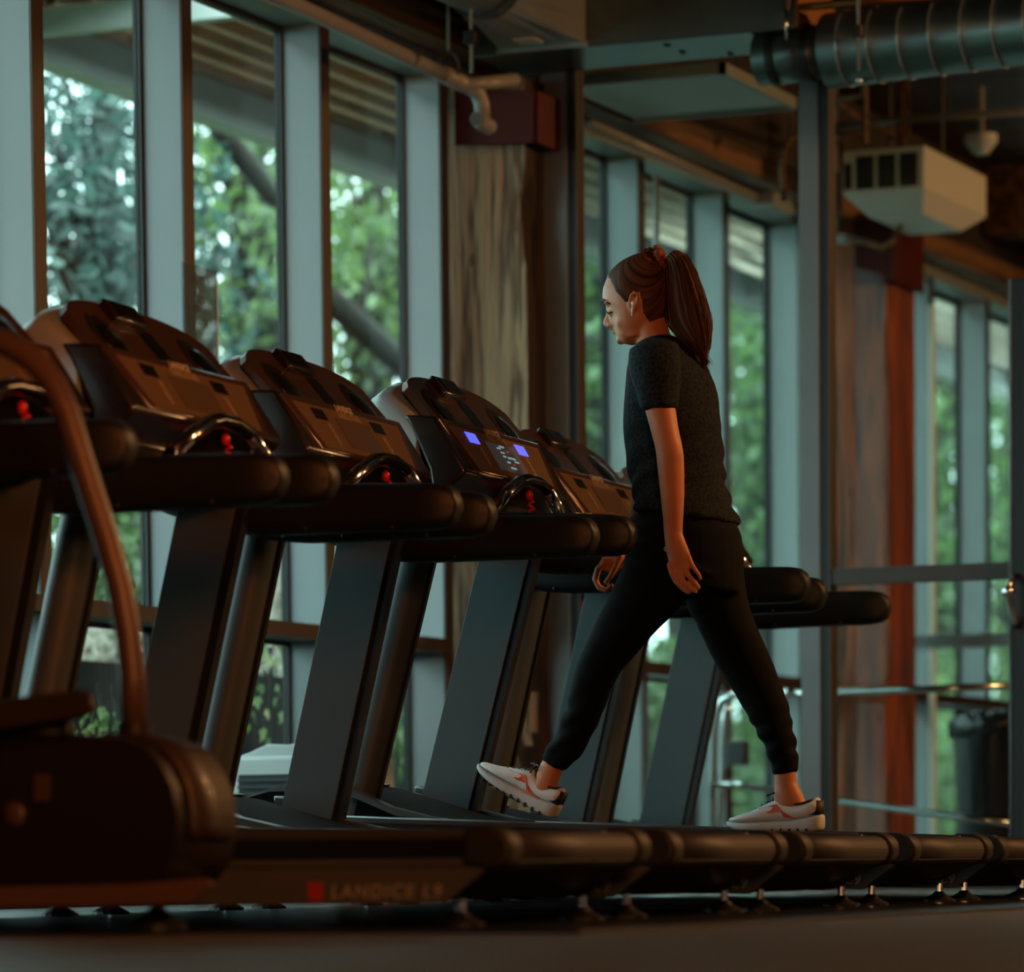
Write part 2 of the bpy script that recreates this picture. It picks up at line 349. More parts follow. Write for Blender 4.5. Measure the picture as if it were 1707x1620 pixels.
# reducer from box front to round collar
y0, y1 = pt(976, 73, R=dR0).y, pt(836, 92, R=dR0).y
cc = pt(806, -40, R=dR0-.55); n = 24; rings = []
zb, zt = bzz+.012, bzz+.40
rect = []
for k in range(n):
    t = 2*math.pi*k/n; cx, sx = math.cos(t), math.sin(t); m_ = max(abs(cx), abs(sx)); rect.append(Vector((dR0, (y0+y1)/2+(y1-y0)/2*cx/m_, (zb+zt)/2+(zt-zb)/2*sx/m_)))
circ = [Vector((cc.x, cc.y+.125*math.cos(2*math.pi*k/n), cc.z+.125*math.sin(2*math.pi*k/n))) for k in range(n)]
MB().loft([rect, circ]).build('duct_reducer', 'steel', DU)
MB().tube([cc+Vector((.02, 0, 0)), cc+Vector((-.04, 0, 0))], .135, 28).build('duct_collar', 'steel_dark', DU)
MB().tube([cc+Vector((-.02, 0, 0)), cc+Vector((-6.5, .3, .02))], .122, 28).build('duct_branch', 'steel', DU, smooth=True)
fl = MB().box((dR0-.02, y0-.01, bzz+.0), (dR0, y1+.01, bzz+.018)).build('duct_flange', 'steel', DU)
_rb = lambda u, k: rect[k].lerp(circ[k], u)
_a, _b = _rb(.18, 17), _rb(.18, 19); _c, _d2 = _rb(.34, 19), _rb(.34, 17); lb0 = [v+Vector((-.004, 0, -.008)) for v in (_a, _b, _c, _d2)]
MB().hexa([v+Vector((0, 0, .004)) for v in lb0]+[v+Vector((0, 0, .0)) for v in lb0]).build('duct_label', 'white_plastic', DU)
# rivets / knockouts
for (px, py) in ((1112, 75), (1138, 87), (1218, 90), (1350, 78)):
    q = pt(px, py, z=bzz-.002); MB().ell(q, (.022, .012, .006), 10, 6).build('knockout', 'black', DU, smooth=True)
for px in (1311,):
    q = pt(px, 66, R=dR0-.02); q2 = pt(px, 12, R=dR0-.02)
    hg = tag(empty('bolt_hanger'), 'steel bolt with dark washer hanging at the right corner of the duct box', 'hanger')
    MB().tube([q, q2], .005, 8).build('bolt', 'chrome', hg, smooth=True); MB().tube([q2+Vector((0, 0, -.012)), q2+Vector((0, 0, .05))], [.012, .02], 10).build('washer', 'black', hg)
mat('copper_warm', '#8a5a34', .4, 1.)
MB().box((dR0-.01, dy0-.012, bzz), (dR1, dy0, 3.2)).build('end_plate', 'copper_warm', DU)
# copper pipe above right
cp = MB().tube([pt(1335, 12, R=12.9), pt(1385, 8, R=12.9), pt(1390, 6, R=12.9), pt(1560, -6, R=12.9)], [.012, .012, .017, .017], 12).build('copper_pipe', 'copper_warm', smooth=True); tag(cp, 'short copper coloured pipe above the round duct', 'pipe')
# spiral duct
c0 = pt(1300, 118, R=13.02); c1_ = pt(1440, 78, R=13.0); c2_ = pt(1760, 38, R=12.95); c2_ = c1_+(c2_-c1_)*4.2
SD = tag(empty('round_duct'), 'round spiral metal duct running off the top right corner', 'duct')
dirv = (c2_-c1_).normalized()
MB().tube([c1_-dirv*.12, c2_], .118, 28).build('duct_tube', 'steel_dark', SD, smooth=True)
MB().tube([c1_-dirv*.36, c1_-dirv*.12], .085, 24).build('duct_neck', 'steel_dark', SD, smooth=True)
for k in range(26):
    q = c1_-dirv*.05+dirv*(.105*k); sk = Vector((0, 0, 1)); MB().tube([q-dirv*.0025, q+dirv*.0025], .1205, 28).build('seam', 'steel', SD, smooth=False)
for k in (.30, .18):
    q = c1_-dirv*k; MB().tube([q-dirv*.012, q+dirv*.012], .09, 24).build('clamp_band', 'black', SD)
h2 = tag(empty('duct_hanger'), 'threaded rod with black clamp in front of the round duct', 'hanger')
q = pt(1431, 118, R=12.84); MB().tube([q, Vector((q.x, q.y, 3.32))], .006, 8).build('rod', 'steel', h2, smooth=True)
q = pt(1431, 62, R=12.84); MB().tube([q, q+Vector((0, 0, .035))], .018, 10).build('clamp', 'black', h2)
q = pt(1433, 134, R=12.84); MB().ell(q, (.012, .012, .01)).build('nut', 'chrome', h2, smooth=True)
# suspended flat panel
pz_ = 2.79
A_ = pt(1056, 201, z=pz_); B_ = pt(1320, 177, z=pz_); 
x1 = (A_.x+B_.x)/2; x0 = max(13.37, x1-.75)
LP = tag(empty('ceiling_panel'), 'pale grey flat square panel hung under the duct box', 'panel')
MB().box((x0, B_.y, pz_), (x1, A_.y, pz_+.02)).build('panel_face', 'light_panel', LP)
fr = MB(); 
for a, b in (((x0-.02, B_.y-.02), (x1, B_.y)), ((x0-.02, A_.y), (x1, A_.y+.02)), ((x1-.02, B_.y-.02), (x1, A_.y+.02)), ((x0-.02, B_.y-.02), (x0, A_.y+.02))):
    fr.box((a[0], a[1], pz_-.012), (b[0], b[1], pz_+.028))
fr.build('panel_frame', 'frame_gray', LP)
for yy in (A_.y-.05, B_.y+.05): MB().tube([(x0+.3, yy, pz_+.02), (x0+.3, yy, 3.12)], .004, 6).build('wire', 'black', LP)
# unit heater beyond the partition
UR = 16.0
HT = tag(empty('unit_heater'), 'white boxy unit heater with dark grilles hung near the ceiling', 'heater')
y1, y0 = pt(1404, 290, R=UR).y, pt(1541, 290, R=UR).y; zt, zm, zb = pt(1480, 246, R=UR).z, pt(1480, 318, R=UR).z, pt(1480, 350, R=UR).z
D = .85
hb = MB().box((UR, y0, zm), (UR+D, y1, zt)).add([(UR, y0, zm), (UR+D, y0, zm), (UR+D, y1, zm), (UR, y1, zm), (UR+.16, y0+.06, zb), (UR+D-.16, y0+.06, zb), (UR+D-.16, y1-.06, zb), (UR+.16, y1-.06, zb)], [(4, 5, 6, 7), (0, 1, 5, 4), (1, 2, 6, 5), (2, 3, 7, 6), (3, 0, 4, 7)])
hb.build('heater_case', 'white_plastic', HT, bevel=.006)
w3 = (y1-y0)
for k in range(3):
    a = y1-.05-(k+1)*(w3-.07)/3+.008; b = a+(w3-.07)/3-.016
    g = MB().box((UR-.004, a, zm+.012), (UR, b, zt-.025)).build('grille', 'black', HT)
    gl = MB()
    for j in range(7): gl.box((UR-.008, a, zm+.02+j*(zt-zm-.05)/7), (UR-.003, b, zm+.024+j*(zt-zm-.05)/7))
    gl.build('louver', mat('louver', '#3b4347', .5), g)
for yy in (y0+.06, y1-.06): MB().tube([(UR+D/2, yy, zt), (UR+D/2, yy, 3.32)], .008, 8).build('hanger_rod', 'black', HT)
MB().box((UR-.004, y1-.04, zm+.015), (UR, y1-.01, zt-.05)).build('access_slot', 'gasket', HT)
# conduits on the far ceiling
def conduit(pts, r, m, label, up=None):
    if up is not None:
        q = pts[up]; t = Vector((q.x, q.y, 3.34)); pts = [t]+pts if up == 0 else pts+[t]
    o = MB().tube(pts, r, 10).build('conduit', m, smooth=True); return tag(o, label, 'conduit')
conduit([pt(1376, 172, R=15.5), pt(1400, 164, R=15.5), pt(1440, 159, R=15.5)], .014, 'pipe_paint', 'short bent grey conduit right beside the partition post', -1)
conduit([pt(1378, 212, R=16.4), pt(1500, 200, R=16.4), pt(1760, 182, R=16.4)], .015, 'pipe_paint', 'long straight grey conduit above the white heater')
conduit([pt(1388, 168, R=15.2), pt(1440, 203, R=15.9), pt(1512, 236, R=16.6)], .011, 'wood_beam', 'thin brown conduit slanting down to the white heater', -1)
conduit([pt(1376, 215, R=15.5), pt(1405, 224, R=15.5), pt(1425, 226, R=15.5), pt(1443, 238, R=15.5)], .011, 'wood_beam', 'thin brown conduit bending behind the heater left corner', -1)
conduit([pt(1333, 222, R=14.6), pt(1316, 232, R=14.6), pt(1306, 252, R=14.6), pt(1303, 280, R=14.6), pt(1307, 335, R=14.6)], .011, 'wood_beam', 'curved brown conduit left of the partition post dropping to the junction box', 0)
conduit([pt(985, 208, P=5.58), pt(1130, 272, P=5.58), pt(1262, 332, P=5.58)], .022, 'pipe_paint', 'grey pipe along the beam behind the glass')
conduit([pt(1410, 397, R=16.4), pt(1440, 402, R=16.4), pt(1468, 413, R=16.4), pt(1490, 403, R=16.4), pt(1503, 372, R=16.4)], .012, 'wood_beam', 'looping brown cable under the white heater', -1)
jb = pt(1287, 340, P=5.55); o = MB().box((jb.x-.12, 5.50, jb.z-.03), (jb.x+.14, 5.597, jb.z+.03)).build('junction_box', 'pipe_paint', bevel=.004); tag(o, 'grey metal junction box on the beam behind the glass', 'box')
jb = pt(1390, 398, R=16.4); o = MB().box((jb.x, jb.y-.05, jb.z-.018), (jb.x+.06, jb.y+.06, jb.z+.018)).tube([(jb.x+.03, jb.y, jb.z+.01), (jb.x+.03, jb.y, 3.34)], .008, 8).build('junction_box', 'pipe_paint', bevel=.003); tag(o, 'small grey box between partition post and looping cable', 'box')
q = pt(1635, 245, R=17.2); sm = tag(empty('smoke_detector'), 'small round ceiling detector right of the white heater', 'detector')
MB().tube([q+Vector((0, 0, .05)), q+Vector((0, 0, .02)), q+Vector((0, 0, -.03))], [.07, .07, .03], 18).build('detector_body', 'white_plastic', sm)
MB().tube([q+Vector((0, 0, .05)), Vector((q.x, q.y, 3.32))], .015, 8).build('stem', 'pipe_paint', sm)
q = pt(1668, 393, R=22.0); dl = tag(empty('downlight'), 'small lit round ceiling lamp at the far right', 'lamp')
MB().tube([q, q+Vector((0, 0, .02))], .05, 20).build('lamp_lens', mat('lamp_on', '#fff4e4', .5, emit='#fff0dc', es=14), dl)
MB().tube([q+Vector((0, 0, .0205)), q+Vector((0, 0, .06))], .06, 20).build('lamp_housing', 'black', dl)
MB().tube([q+Vector((0, 0, .06)), Vector((q.x, q.y, 3.32))], .01, 8).build('lamp_stem', 'black', dl)
q = pt(1632, 487, R=20.5); sp = tag(empty('speaker'), 'dark speaker or spotlight hanging at far right', 'speaker')
MB().box((q.x-.05, q.y-.06, q.z-.07), (q.x+.06, q.y+.06, q.z+.08)).build('speaker_body', 'black', sp, bevel=.02)
MB().tube([q+Vector((0, 0, .08)), Vector((q.x, q.y, 3.32))], .012, 8).build('speaker_stem', 'black', sp)
v0 = pt(1094, 290, P=5.60); o = MB().tube([v0, pt(1094, 420, P=5.60), pt(1094, 560, P=5.60)], .011, 10).build('conduit', 'pipe_paint', smooth=True); tag(o, 'thin vertical grey conduit on the windows just above the ponytail', 'conduit')
# ------------------------------------------------------------------ things on the floor behind
AC = tag(empty('dehumidifier', (11.12, 5.25, 0)), 'white grilled box unit on the floor by the window behind the treadmills', 'dehumidifier')
hb = .425
MB().prism([(0, 0.0), (.36, 0.0), (.36, hb), (.28, hb+.012), (.2, hb+.035), (.12, hb+.028), (.02, hb+.03)][:3]+[(.0, hb)], 0, .38).build('unit_case', 'white_plastic', AC, bevel=.012)
MB().prism([(0.01, hb-.004), (.35, hb-.004), (.30, hb+.01), (.24, hb+.034), (.17, hb+.03), (.08, hb+.05), (.01, hb+.055)], .01, .37).build('top_cover', 'white_plastic', AC, bevel=.004)
g = MB().box((-.004, .08, hb-.22), (.001, .33, hb-.055)).build('grille', 'black', AC); gl = MB()
for j in range(8): gl.box((-.012, .08, hb-.215+j*.02), (-.003, .33, hb-.208+j*.02))
gl.build('louver', mat('louver', '#3b4347', .5), g)
# tubular steel cart behind the glass
CT = tag(empty('tube_cart'), 'tubular steel cart frame with looped handles behind the glass partition', 'cart')
cR = 14.4
def ct(pl, r, nm, R=cR):
    MB().tube([pt(x, y, R=R+(q[0] if q else 0)) for (x, y, *q) in pl], r, 10).build(nm, 'chrome', CT, smooth=True)
def down(pl, R=cR):
    b = pt(*pl[0][:2], R=R); return b
ct([(1189, 1412), (1189, 1300), (1190, 1215), (1193, 1190), (1203, 1168), (1222, 1158), (1250, 1157), (1300, 1157)], .013, 'handle_loop')
ct([(1198, 1412, .35), (1205, 1300, .35), (1206, 1230, .35), (1208, 1190, .35), (1214, 1176, .35)], .011, 'handle_loop')
ct([(1382, 1180, .2), (1386, 1190, .2), (1387, 1215, .2), (1383, 1260, .2), (1381, 1310, .2), (1380, 1412, .2)], .011, 'handle_loop')
ct([(1300, 1158), (1380, 1155), (1500, 1150), (1690, 1143)], .014, 'top_bar')
ct([(1190, 1306), (1240, 1309), (1290, 1317), (1385, 1333), (1500, 1349), (1600, 1362), (1705, 1374)], .013, 'lower_bar')
ct([(1311, 1150), (1318, 1162)], .024, 'clamp')
MB().box((cR+.1, pt(1212, 1250, R=cR).y-.03, pt(1200, 1275, R=cR).z), (cR+.16, pt(1196, 1250, R=cR).y, pt(1200, 1235, R=cR).z)).build('grip_block', 'black', CT, bevel=.006)
for px in (1189, 1380):
    b = pt(px, 1412, R=cR); MB().tube([(b.x, b.y-.012, .04), (b.x, b.y+.012, .04)], .04, 14).build('caster', 'black', CT)
    MB().tube([(b.x, b.y, .05), (b.x, b.y, b.z+.02)], .011, 8).build('caster_stem', 'chrome', CT)
b = pt(1205, 1412, R=cR+.35); MB().tube([(b.x, b.y, .0), (b.x, b.y, b.z+.02)], .011, 8).build('caster_stem', 'chrome', CT)
# bin with black bag
q = pt(1652, 1395, R=16.2); bx = (16.2, q.y)
BN = tag(empty('trash_bin', (bx[0], bx[1], 0)), 'dark bin with black bag folded over its rim at right', 'bin')
rt = pt(1648, 1203, R=16.2).z
MB().tube([(0, 0, 0), (0, 0, .02), (0, 0, rt*.9), (0, 0, rt)], [.12, .125, .15, .155], 24).build('bin_body', mat('bin_gloss', '#14181b', .25), BN, smooth=True)
rings = []
for i, (r, z) in enumerate(((.158, rt-.06), (.165, rt-.01), (.155, rt+.008), (.13, rt+.03), (.07, rt+.035), (.02, rt+.02))):
    rings.append([(math.cos(2*math.pi*k/36)*(r+.012*math.sin(k*2.7+i)), math.sin(2*math.pi*k/36)*(r+.012*math.cos(k*3.1+i)), z+.012*math.sin(k*1.9+i*2)) for k in range(36)])
MB().loft(rings).build('bin_bag', mat('bag_black', '#1a1f22', .25, bump=.5, bscale=25), BN, smooth=True)
# paper notice in a plastic sleeve on the second bright mullion
sg = tag(empty('paper_notice'), 'notice sheet in a clear plastic sleeve taped to the window frame', 'notice')
mS = bpy.data.materials.new('sleeve'); mS.use_nodes = True; nt = mS.node_tree; b = nt.nodes['Principled BSDF']; b.inputs['Base Color'].default_value = lin('#3f5a68'); b.inputs['Roughness'].default_value = .25
b.inputs['Alpha'].default_value = .6; MATS['sleeve'] = mS
p0, p1 = pt(311, 436, P=5.700), pt(368, 436, P=5.700); zt = p0.z; zb = pt(340, 592, P=5.700).z
MB().box((p0.x, 5.712, zb), (p1.x, 5.7178, zt)).build('sleeve', mS, sg)
for i, (tx, k) in enumerate((('NOTICE', .2), ('TO', .42), ('THE FAN', .53), ('VERY', .65), ('-', .82))):
    text('notice_text', tx, .034, 'black', sg, ((p0.x+p1.x)/2, 5.7115, zt-(zt-zb)*k), (1, 0, 0), (0, 0, 1), .0003, align='CENTER')
e2 = MB().box((p1.x-.006, 5.7105, zb), (p1.x, 5.712, zt-.02)).build('sleeve_edge', 'white_plastic', sg)
# ------------------------------------------------------------------ treadmill (local: x across, y from the rear to the front, z up)
mat('deck_black', '#0c0e10', .55, spec=.25); mat('deck_side', '#4a4a48', .45, var=.12, vscale=6)
mat('rail_metal', '#6f7475', .28, .8); mat('belt', '#141618', .6, spec=.25, bump=.1, bscale=200)
mat('roller', '#2a2725', .58, bump=.05, bscale=80); mat('cap_black', '#15130f', .6)
mat('upright_gray', '#414d52', .5, .1, var=.05, vscale=3, spec=.35); mat('upright_black', '#0f1112', .4)
mat('arm_black', '#121516', .45, spec=.3, bump=.08, bscale=220); mat('shell_silver', '#a3b0b4', .33, .4)
mat('fascia', '#553a26', .26, .5, coat=.5); mat('fascia_dark', '#1d1612', .25, coat=.6); mat('overlay', '#6a5036', .33, .15)
mat('overlay_inset', '#6b533a', .35, .1); mat('lcd_off', '#14161a', .15); mat('lcd_blue', '#4a52c8', .3, emit='#5b62ff', es=1.3)
mat('lcd_dim', '#3a2f6a', .3, emit='#5446b8', es=.45)
mat('matrix_off', '#5a4a3a', .2); mat('matrix_on', '#6a645c', .25, emit='#9fb0b8', es=.035)
mat('red_button', '#8e1f12', .4); mat('print_light', '#b5a68e', .4); mat('print_dim', '#8a7658', .5); mat('letter', '#a59c8c', .4, .3)
mat('logo_red', '#a02a18', .5); mat('safety_red', '#c01414', .3, emit='#ff1208', es=.03)
W0, W1 = -.062, .700
def make_treadmill():
    T = empty('treadmill')
    prof = [(-.005, .11), (.135, .042), (1.80, .042), (1.82, .09), (1.78, .155), (.03, .155), (0.0, .14)]
    MB().prism(prof, W0+.012, W1-.012).build('deck', 'deck_black', T)
    for x0, x1 in ((W0, W0+.014), (W1-.014, W1)):
        sp = MB().prism([(.022, .104), (.108 if x0 < .1 else .155, .039), (1.76, .039), (1.80, .06), (1.80, .134), (.0, .134), (.0, .104)], x0, x1).build('side_panel', 'deck_side', T, bevel=.002)
        xx = x0-.002 if x0 < .1 else x1
        MB().box((xx, .03, .1035), (xx+.002, 1.78, .1065)).build('groove', 'deck_black', sp)
        MB().box((xx, .02, .118), (xx+.002, 1.78, .150)).build('upper_band', 'deck_black', sp)
        if x0 < .1:
            text('lettering', 'LANDICE L9', .032, 'letter', sp, (x0-.0022, .316, .051), (0, -1, 0), (0, 0, 1), .0008, .15, .0006, sp=1.22)
            MB().box((x0-.003, .330, .047), (x0-.001, .357, .078)).build('logo_square', 'logo_red', sp)
    for x0, x1 in ((W0-.004, W0+.072), (W1-.072, W1+.004)):
        MB().prism([(.05, .150), (1.46, .150), (1.46, .167), (.05, .167)], x0, x1).build('side_rail', 'rail_metal', T, bevel=.004)
    MB().box((W0+.078, .01, .155), (W1-.078, 1.40, .162)).build('belt', 'belt', T)
    MB().tube([(W0+.065, .022, .131), (W1-.065, .022, .131)], .0325, 22).build('rear_roller', 'roller', T, smooth=True)
    for x0, x1 in ((W0-.008, W0+.060), (W1-.060, W1+.008)):
        MB().prism([(.072, .172), (.02, .172), (-.006, .163), (-.018, .146), (-.018, .122), (-.006, .103), (.02, .096), (.072, .107)], x0, x1).build('end_cap', 'cap_black', T, bevel=.010, seg=3)
    for x, y in ((W0+.06, .10), (W1-.06, .10), (W0+.06, 1.62), (W1-.06, 1.62)):
        ft = MB().tube([(x, y, .0), (x, y, .006), (x, y, .018), (x, y, .026)], [.042, .042, .018, .010], 16).build('foot', 'black', T, smooth=False)
        MB().tube([(x, y, .02), (x, y, .046)], .008, 10).build('foot_bolt', 'chrome', ft)
    def hp(k):
        return [(1.12, .155), (1.18, .164), (1.27, .172+.012*k), (1.36, .192+.018*k), (1.46, .214+.024*k), (1.56, .224+.03*k), (1.66, .218+.03*k), (1.76, .19+.02*k), (1.82, .15), (1.82, .09), (1.10, .09)]
    rings = []
    for u in np.linspace(-1, 1, 13):
        x = .34+.27*u; k = 1-abs(u)**2.6
        rings.append([(x, y, z) for y, z in hp(k)])
    hd = MB().loft(rings).build('motor_hood', mat('hood_black', '#07090a', .75, spec=.06), T, smooth=True)
    hd.data.set_sharp_from_angle(angle=math.radians(50))
    MB().prism([(1.47, .245), (1.55, .258), (1.56, .254), (1.49, .235)], .27, .41).build('hood_badge', 'rail_metal', hd)
    for xa, xb in ((.012, .062), (.618, .668)):
        MB().prism([(1.16, .166), (1.22, .172), (1.32, .192), (1.43, .236), (1.49, .245), (1.49, .228), (1.40, .206), (1.30, .168), (1.22, .160)], xa, xb).build('hood_trim', 'rail_metal', T, bevel=.004)
    zb_, zt_ = .15, .86
    def yc(z): return 1.452-.2226*(z-.165)
    for side in (0, 1):
        X = (lambda x: x) if side == 0 else (lambda x: .74-x)
        def ring(z, n=12):
            y = yc(z)-(.036 if side else 0); r = [(X(.122), y+.046, z)]
            for k in range(n+1):
                a = math.pi*k/n
                r.append((X(.116-.050*math.sin(a)), y+.046*math.cos(a)-.002, z))
            r.append((X(.122), y-.048, z)); return r
        u = MB().loft([ring(zb_), ring(zt_)]).build('upright', 'upright_gray', T, smooth=True)
        u.data.set_sharp_from_angle(angle=math.radians(60))
        def pl(z, x0, x1, y0, y1): y = yc(z); return [(X(x0), y+y0, z), (X(x1), y+y0, z), (X(x1), y+y1, z), (X(x0), y+y1, z)]
        e0 = (.128, .134, -.050, .050) if side == 0 else (.146, .153, -.118, .016)
        MB().loft([pl(zb_, *e0), pl(zt_, *e0)]).build('upright_plate', 'upright_gray', u, bevel=.001)
        e1 = (.112, .128, -.056, .042) if side == 0 else (.112, .146, -.138, .004)
        MB().loft([pl(zb_, *e1), pl(zt_, *e1)]).build('upright_channel', 'upright_black', u)
    for x0, x1 in ((-.012, .070), (.678, .760)):
        ys = [.722, .730, .745, .772, .81, .90, 1.0, 1.08, 1.16, 1.22, 1.28, 1.34, 1.40]
        top = [.865, .884, .894, .899, .900, .901, .902, .903, .904, .904, .902, .898, .888]
        bot = [.838, .816, .806, .801, .800, .799, .797, .795, .794, .798, .808, .825, .846]
        rings = []
        for y, a, b in zip(ys, top, bot):
            cz, hz, cx, hx = (a+b)/2, (a-b)/2, (x0+x1)/2, (x1-x0)/2*(1 if y > .77 else .6+.4*(y-.722)/.05)
            rr = []
            for k in range(24):
                t = 2*math.pi*k/24; cs, sn = math.cos(t), math.sin(t)
                rr.append((cx+hx*math.copysign(abs(cs)**.5, cs), y, cz+hz*math.copysign(abs(sn)**.5, sn)))
            rings.append(rr)
        hr = MB().loft(rings).build('handrail', 'arm_black', T, smooth=True)
        xs = x0-.001 if x0 < .1 else x1+.001
        for yy in (.86, 1.06, 1.2): MB().ell((xs if False else x0+.004, yy, .806), (.005, .005, .005), 8, 6).build('bolt', 'cap_black', hr)
    # console housing (silver shell)
    Q = [(1.27, .99), (1.265, 1.085), (1.262, 1.128), (1.345, 1.228), (1.368, 1.232), (1.398, 1.205), (1.418, 1.12), (1.42, 1.02), (1.40, .92), (1.36, .85), (1.29, .845), (1.27, .90)]
    g = (sum(p[0] for p in Q)/len(Q), sum(p[1] for p in Q)/len(Q)); rings = []
    def hump(u): return -.045*abs(u)**3.4
    for u in (-1, -.985, -.95, -.88, -.7, -.4, 0, .4, .7, .88, .95, .985, 1):
        k = {1: .90, .985: .955, .95: .98, .88: .995}.get(round(abs(u), 3), 1.0)
        rings.append([(.372+.368*u, g[0]+(y-g[0])*k, g[1]+(z-g[1])*k + (hump(u)*max(0, min(1, (z-1.10)/.13)))) for y, z in Q])
    hs = MB().loft(rings).build('console_housing', 'shell_silver', T, smooth=True)
    hs.data.set_sharp_from_angle(angle=math.radians(50))
    # tombstone shaped bronze face
    A0, B0 = Vector((0, 1.240, 1.118)), Vector((0, 1.350, 1.240)); NF = Vector((0, -(B0-A0).z, (B0-A0).y)).normalized()
    rings = []
    for u in np.linspace(-.955, .955, 25):
        zz = hump(u)*1.25 - .012*max(0, abs(u)-.80)**2/.024
        x = Vector((.372+.362*u, 0, 0)); t_ = B0+(B0-A0).normalized()*zz
        rings.append([x+A0+NF*.004, x+t_+NF*.004, x+t_-NF*.014, x+A0-NF*.014])
    fs = MB().loft(rings).build('fascia', 'fascia', T, smooth=False)
    def onf(x, t, up=0.): return Vector((x, 0, 0))+A0.lerp(B0, t)+NF*(up+.004)
    def slab(x0, x1, t0, t1, h, d=.004): return [onf(x0, t0, -d), onf(x1, t0, -d), onf(x1, t1, -d), onf(x0, t1, -d), onf(x0, t0, h), onf(x1, t0, h), onf(x1, t1, h), onf(x0, t1, h)]
    hb = MB().hexa(slab(.25, .40, .62, .985, .016)).build('device_holder', 'fascia_dark', fs, bevel=.005)
    MB().hexa(slab(.275, .375, .70, .94, .018)).build('holder_recess', 'black_gloss', hb)
    MB().hexa(slab(.345, .415, -.02, .60, .0015)).build('center_groove', 'black_gloss', fs)
    M3 = Matrix(((1, 0, 0), (0, -NF.z, NF.y), (0, NF.y, NF.z)))
    for x, tt in ((.15, .30), (.60, .30)):
        e = MB(); e.ell(onf(x, tt, -.003), (.082, .075, .007), 20, 8, M3); e.build('cup_recess', 'fascia_dark', fs, smooth=True)
        e = MB(); e.ell(onf(x, tt-.08, .002), (.052, .05, .004), 20, 8, M3); e.build('cup_well', 'black_gloss', fs, smooth=True)
    # panel block
    TL, BL = (1.226, 1.128), (1.140, .998)
    MB().prism([(1.306, 1.130), TL, BL, (1.150, .984), (1.198, .945), (1.168, .865), (1.195, .85), (1.222, .93), (1.235, 1.0), (1.285, 1.10)], -.002, .746).build('panel_block', 'fascia_dark', T, bevel=.007, seg=3)
    n = Vector((0, -(TL[1]-BL[1]), TL[0]-BL[0])).normalized()
    up = Vector((0, TL[0]-BL[0], TL[1]-BL[1])); H = up.length; up.normalize()
    def pp(x, v, h=0.): return Vector((x, BL[0], BL[1]))+up*(v*H)+n*h
    def pslab(x0, x1, v0, v1, h, d=.003): return [pp(x0, v0, -d), pp(x1, v0, -d), pp(x1, v1, -d), pp(x0, v1, -d), pp(x0, v0, h), pp(x1, v0, h), pp(x1, v1, h), pp(x0, v1, h)]
    pf = MB().hexa([pp(.07, .03, -.003), pp(.672, .03, -.003), pp(.728, .97, -.003), pp(.018, .97, -.003), pp(.07, .03, .003), pp(.672, .03, .003), pp(.728, .97, .003), pp(.018, .97, .003)]).build('control_panel', 'fascia', T, bevel=.003)
    ov = MB().hexa([pp(.105, .07, .001), pp(.637, .07, .001), pp(.69, .85, .001), pp(.055, .85, .001), pp(.105, .07, .0045), pp(.637, .07, .0045), pp(.69, .85, .0045), pp(.055, .85, .0045)]).build('control_overlay', 'overlay', T)
    MB().hexa(pslab(.27, .475, .17, .70, .006)).build('center_display', 'matrix_off', ov)
    MB().hexa(pslab(.145, .215, .60, .79, .006)).build('display', 'lcd_off', ov)
    MB().hexa(pslab(.495, .565, .60, .79, .006)).build('display', 'lcd_off', ov)
    MB().hexa(pslab(.40, .432, .085, .15, .008)).build('stop_button', 'red_button', ov, bevel=.002)
    MB().hexa(pslab(.46, .48, .085, .13, .007)).build('start_button', 'print_dim', ov)
    for x in (.205, .535):
        k = MB()
        k.hexa([*pslab(x-.004, x+.004, .18, .53, .0056)])
        for v, w in ((.52, .018), (.46, .022), (.36, .012), (.31, .026), (.22, .014)): k.hexa(pslab(x-w/2, x+w/2, v, v+.022, .0056))
        k.build('key_legend', 'print_dim', ov)
    text('lettering', 'EXECUTIVE', .026, 'print_dim', ov, pp(.372, .73, .0047), (1, 0, 0), up, .0006, 0, .0006, 'CENTER')
    text('lettering', 'LANDICE', .024, 'print_light', pf, pp(.372, .875, .0033), (1, 0, 0), up, .0008, .2, .0006, 'CENTER')
    yb = 1.108
    pts = [(.065, yb, .885), (.10, yb, .915), (.20, yb, .962), (.29, yb, .995), (.34, yb, 1.004), (.42, yb, 1.004), (.49, yb, .990), (.57, yb, .950), (.64, yb, .905), (.67, yb, .88)]
    gb = MB().tube(pts, .0155, 14).build('grip_bar', 'black_gloss', T, smooth=True)
    MB().tube(pts[1:4], .0168, 14).build('chrome_grip', 'chrome', gb, smooth=True)
    MB().tube(pts[6:9], .0168, 14).build('chrome_grip', 'chrome', gb, smooth=True)
    s = MB(); s.ell((.415, yb+.02, .972), (.009, .009, .013), 10, 8); q = []
    for i in range(26): q.append((.425+.002*i*.6+.008*math.sin(i*1.6), yb+.02+.008*math.cos(i*1.6), .965-.0042*i))
    s.tube(q, .003, 6); s.build('safety_key', 'safety_red', T, smooth=True)
    return T
SPT, TX0, TY0, YAW = .9, 7.5415, 2.8544, .0521
T0 = make_treadmill(); TM = []
lab = ['black and grey treadmill nearest the elliptical, its side panel lettered in full',
       'treadmill with the large reddish brown console at left, its two small screens dark',
       'treadmill with switched off screens between the reddish console and the lit one',
       'treadmill with lit blue screens that the woman walks on',
       'treadmill just behind the lit one, console partly hidden by the walking woman',
       'farthest treadmill of the row, beside the glass partition']
inc = [.0, .02, .02, .045, .015, .0]
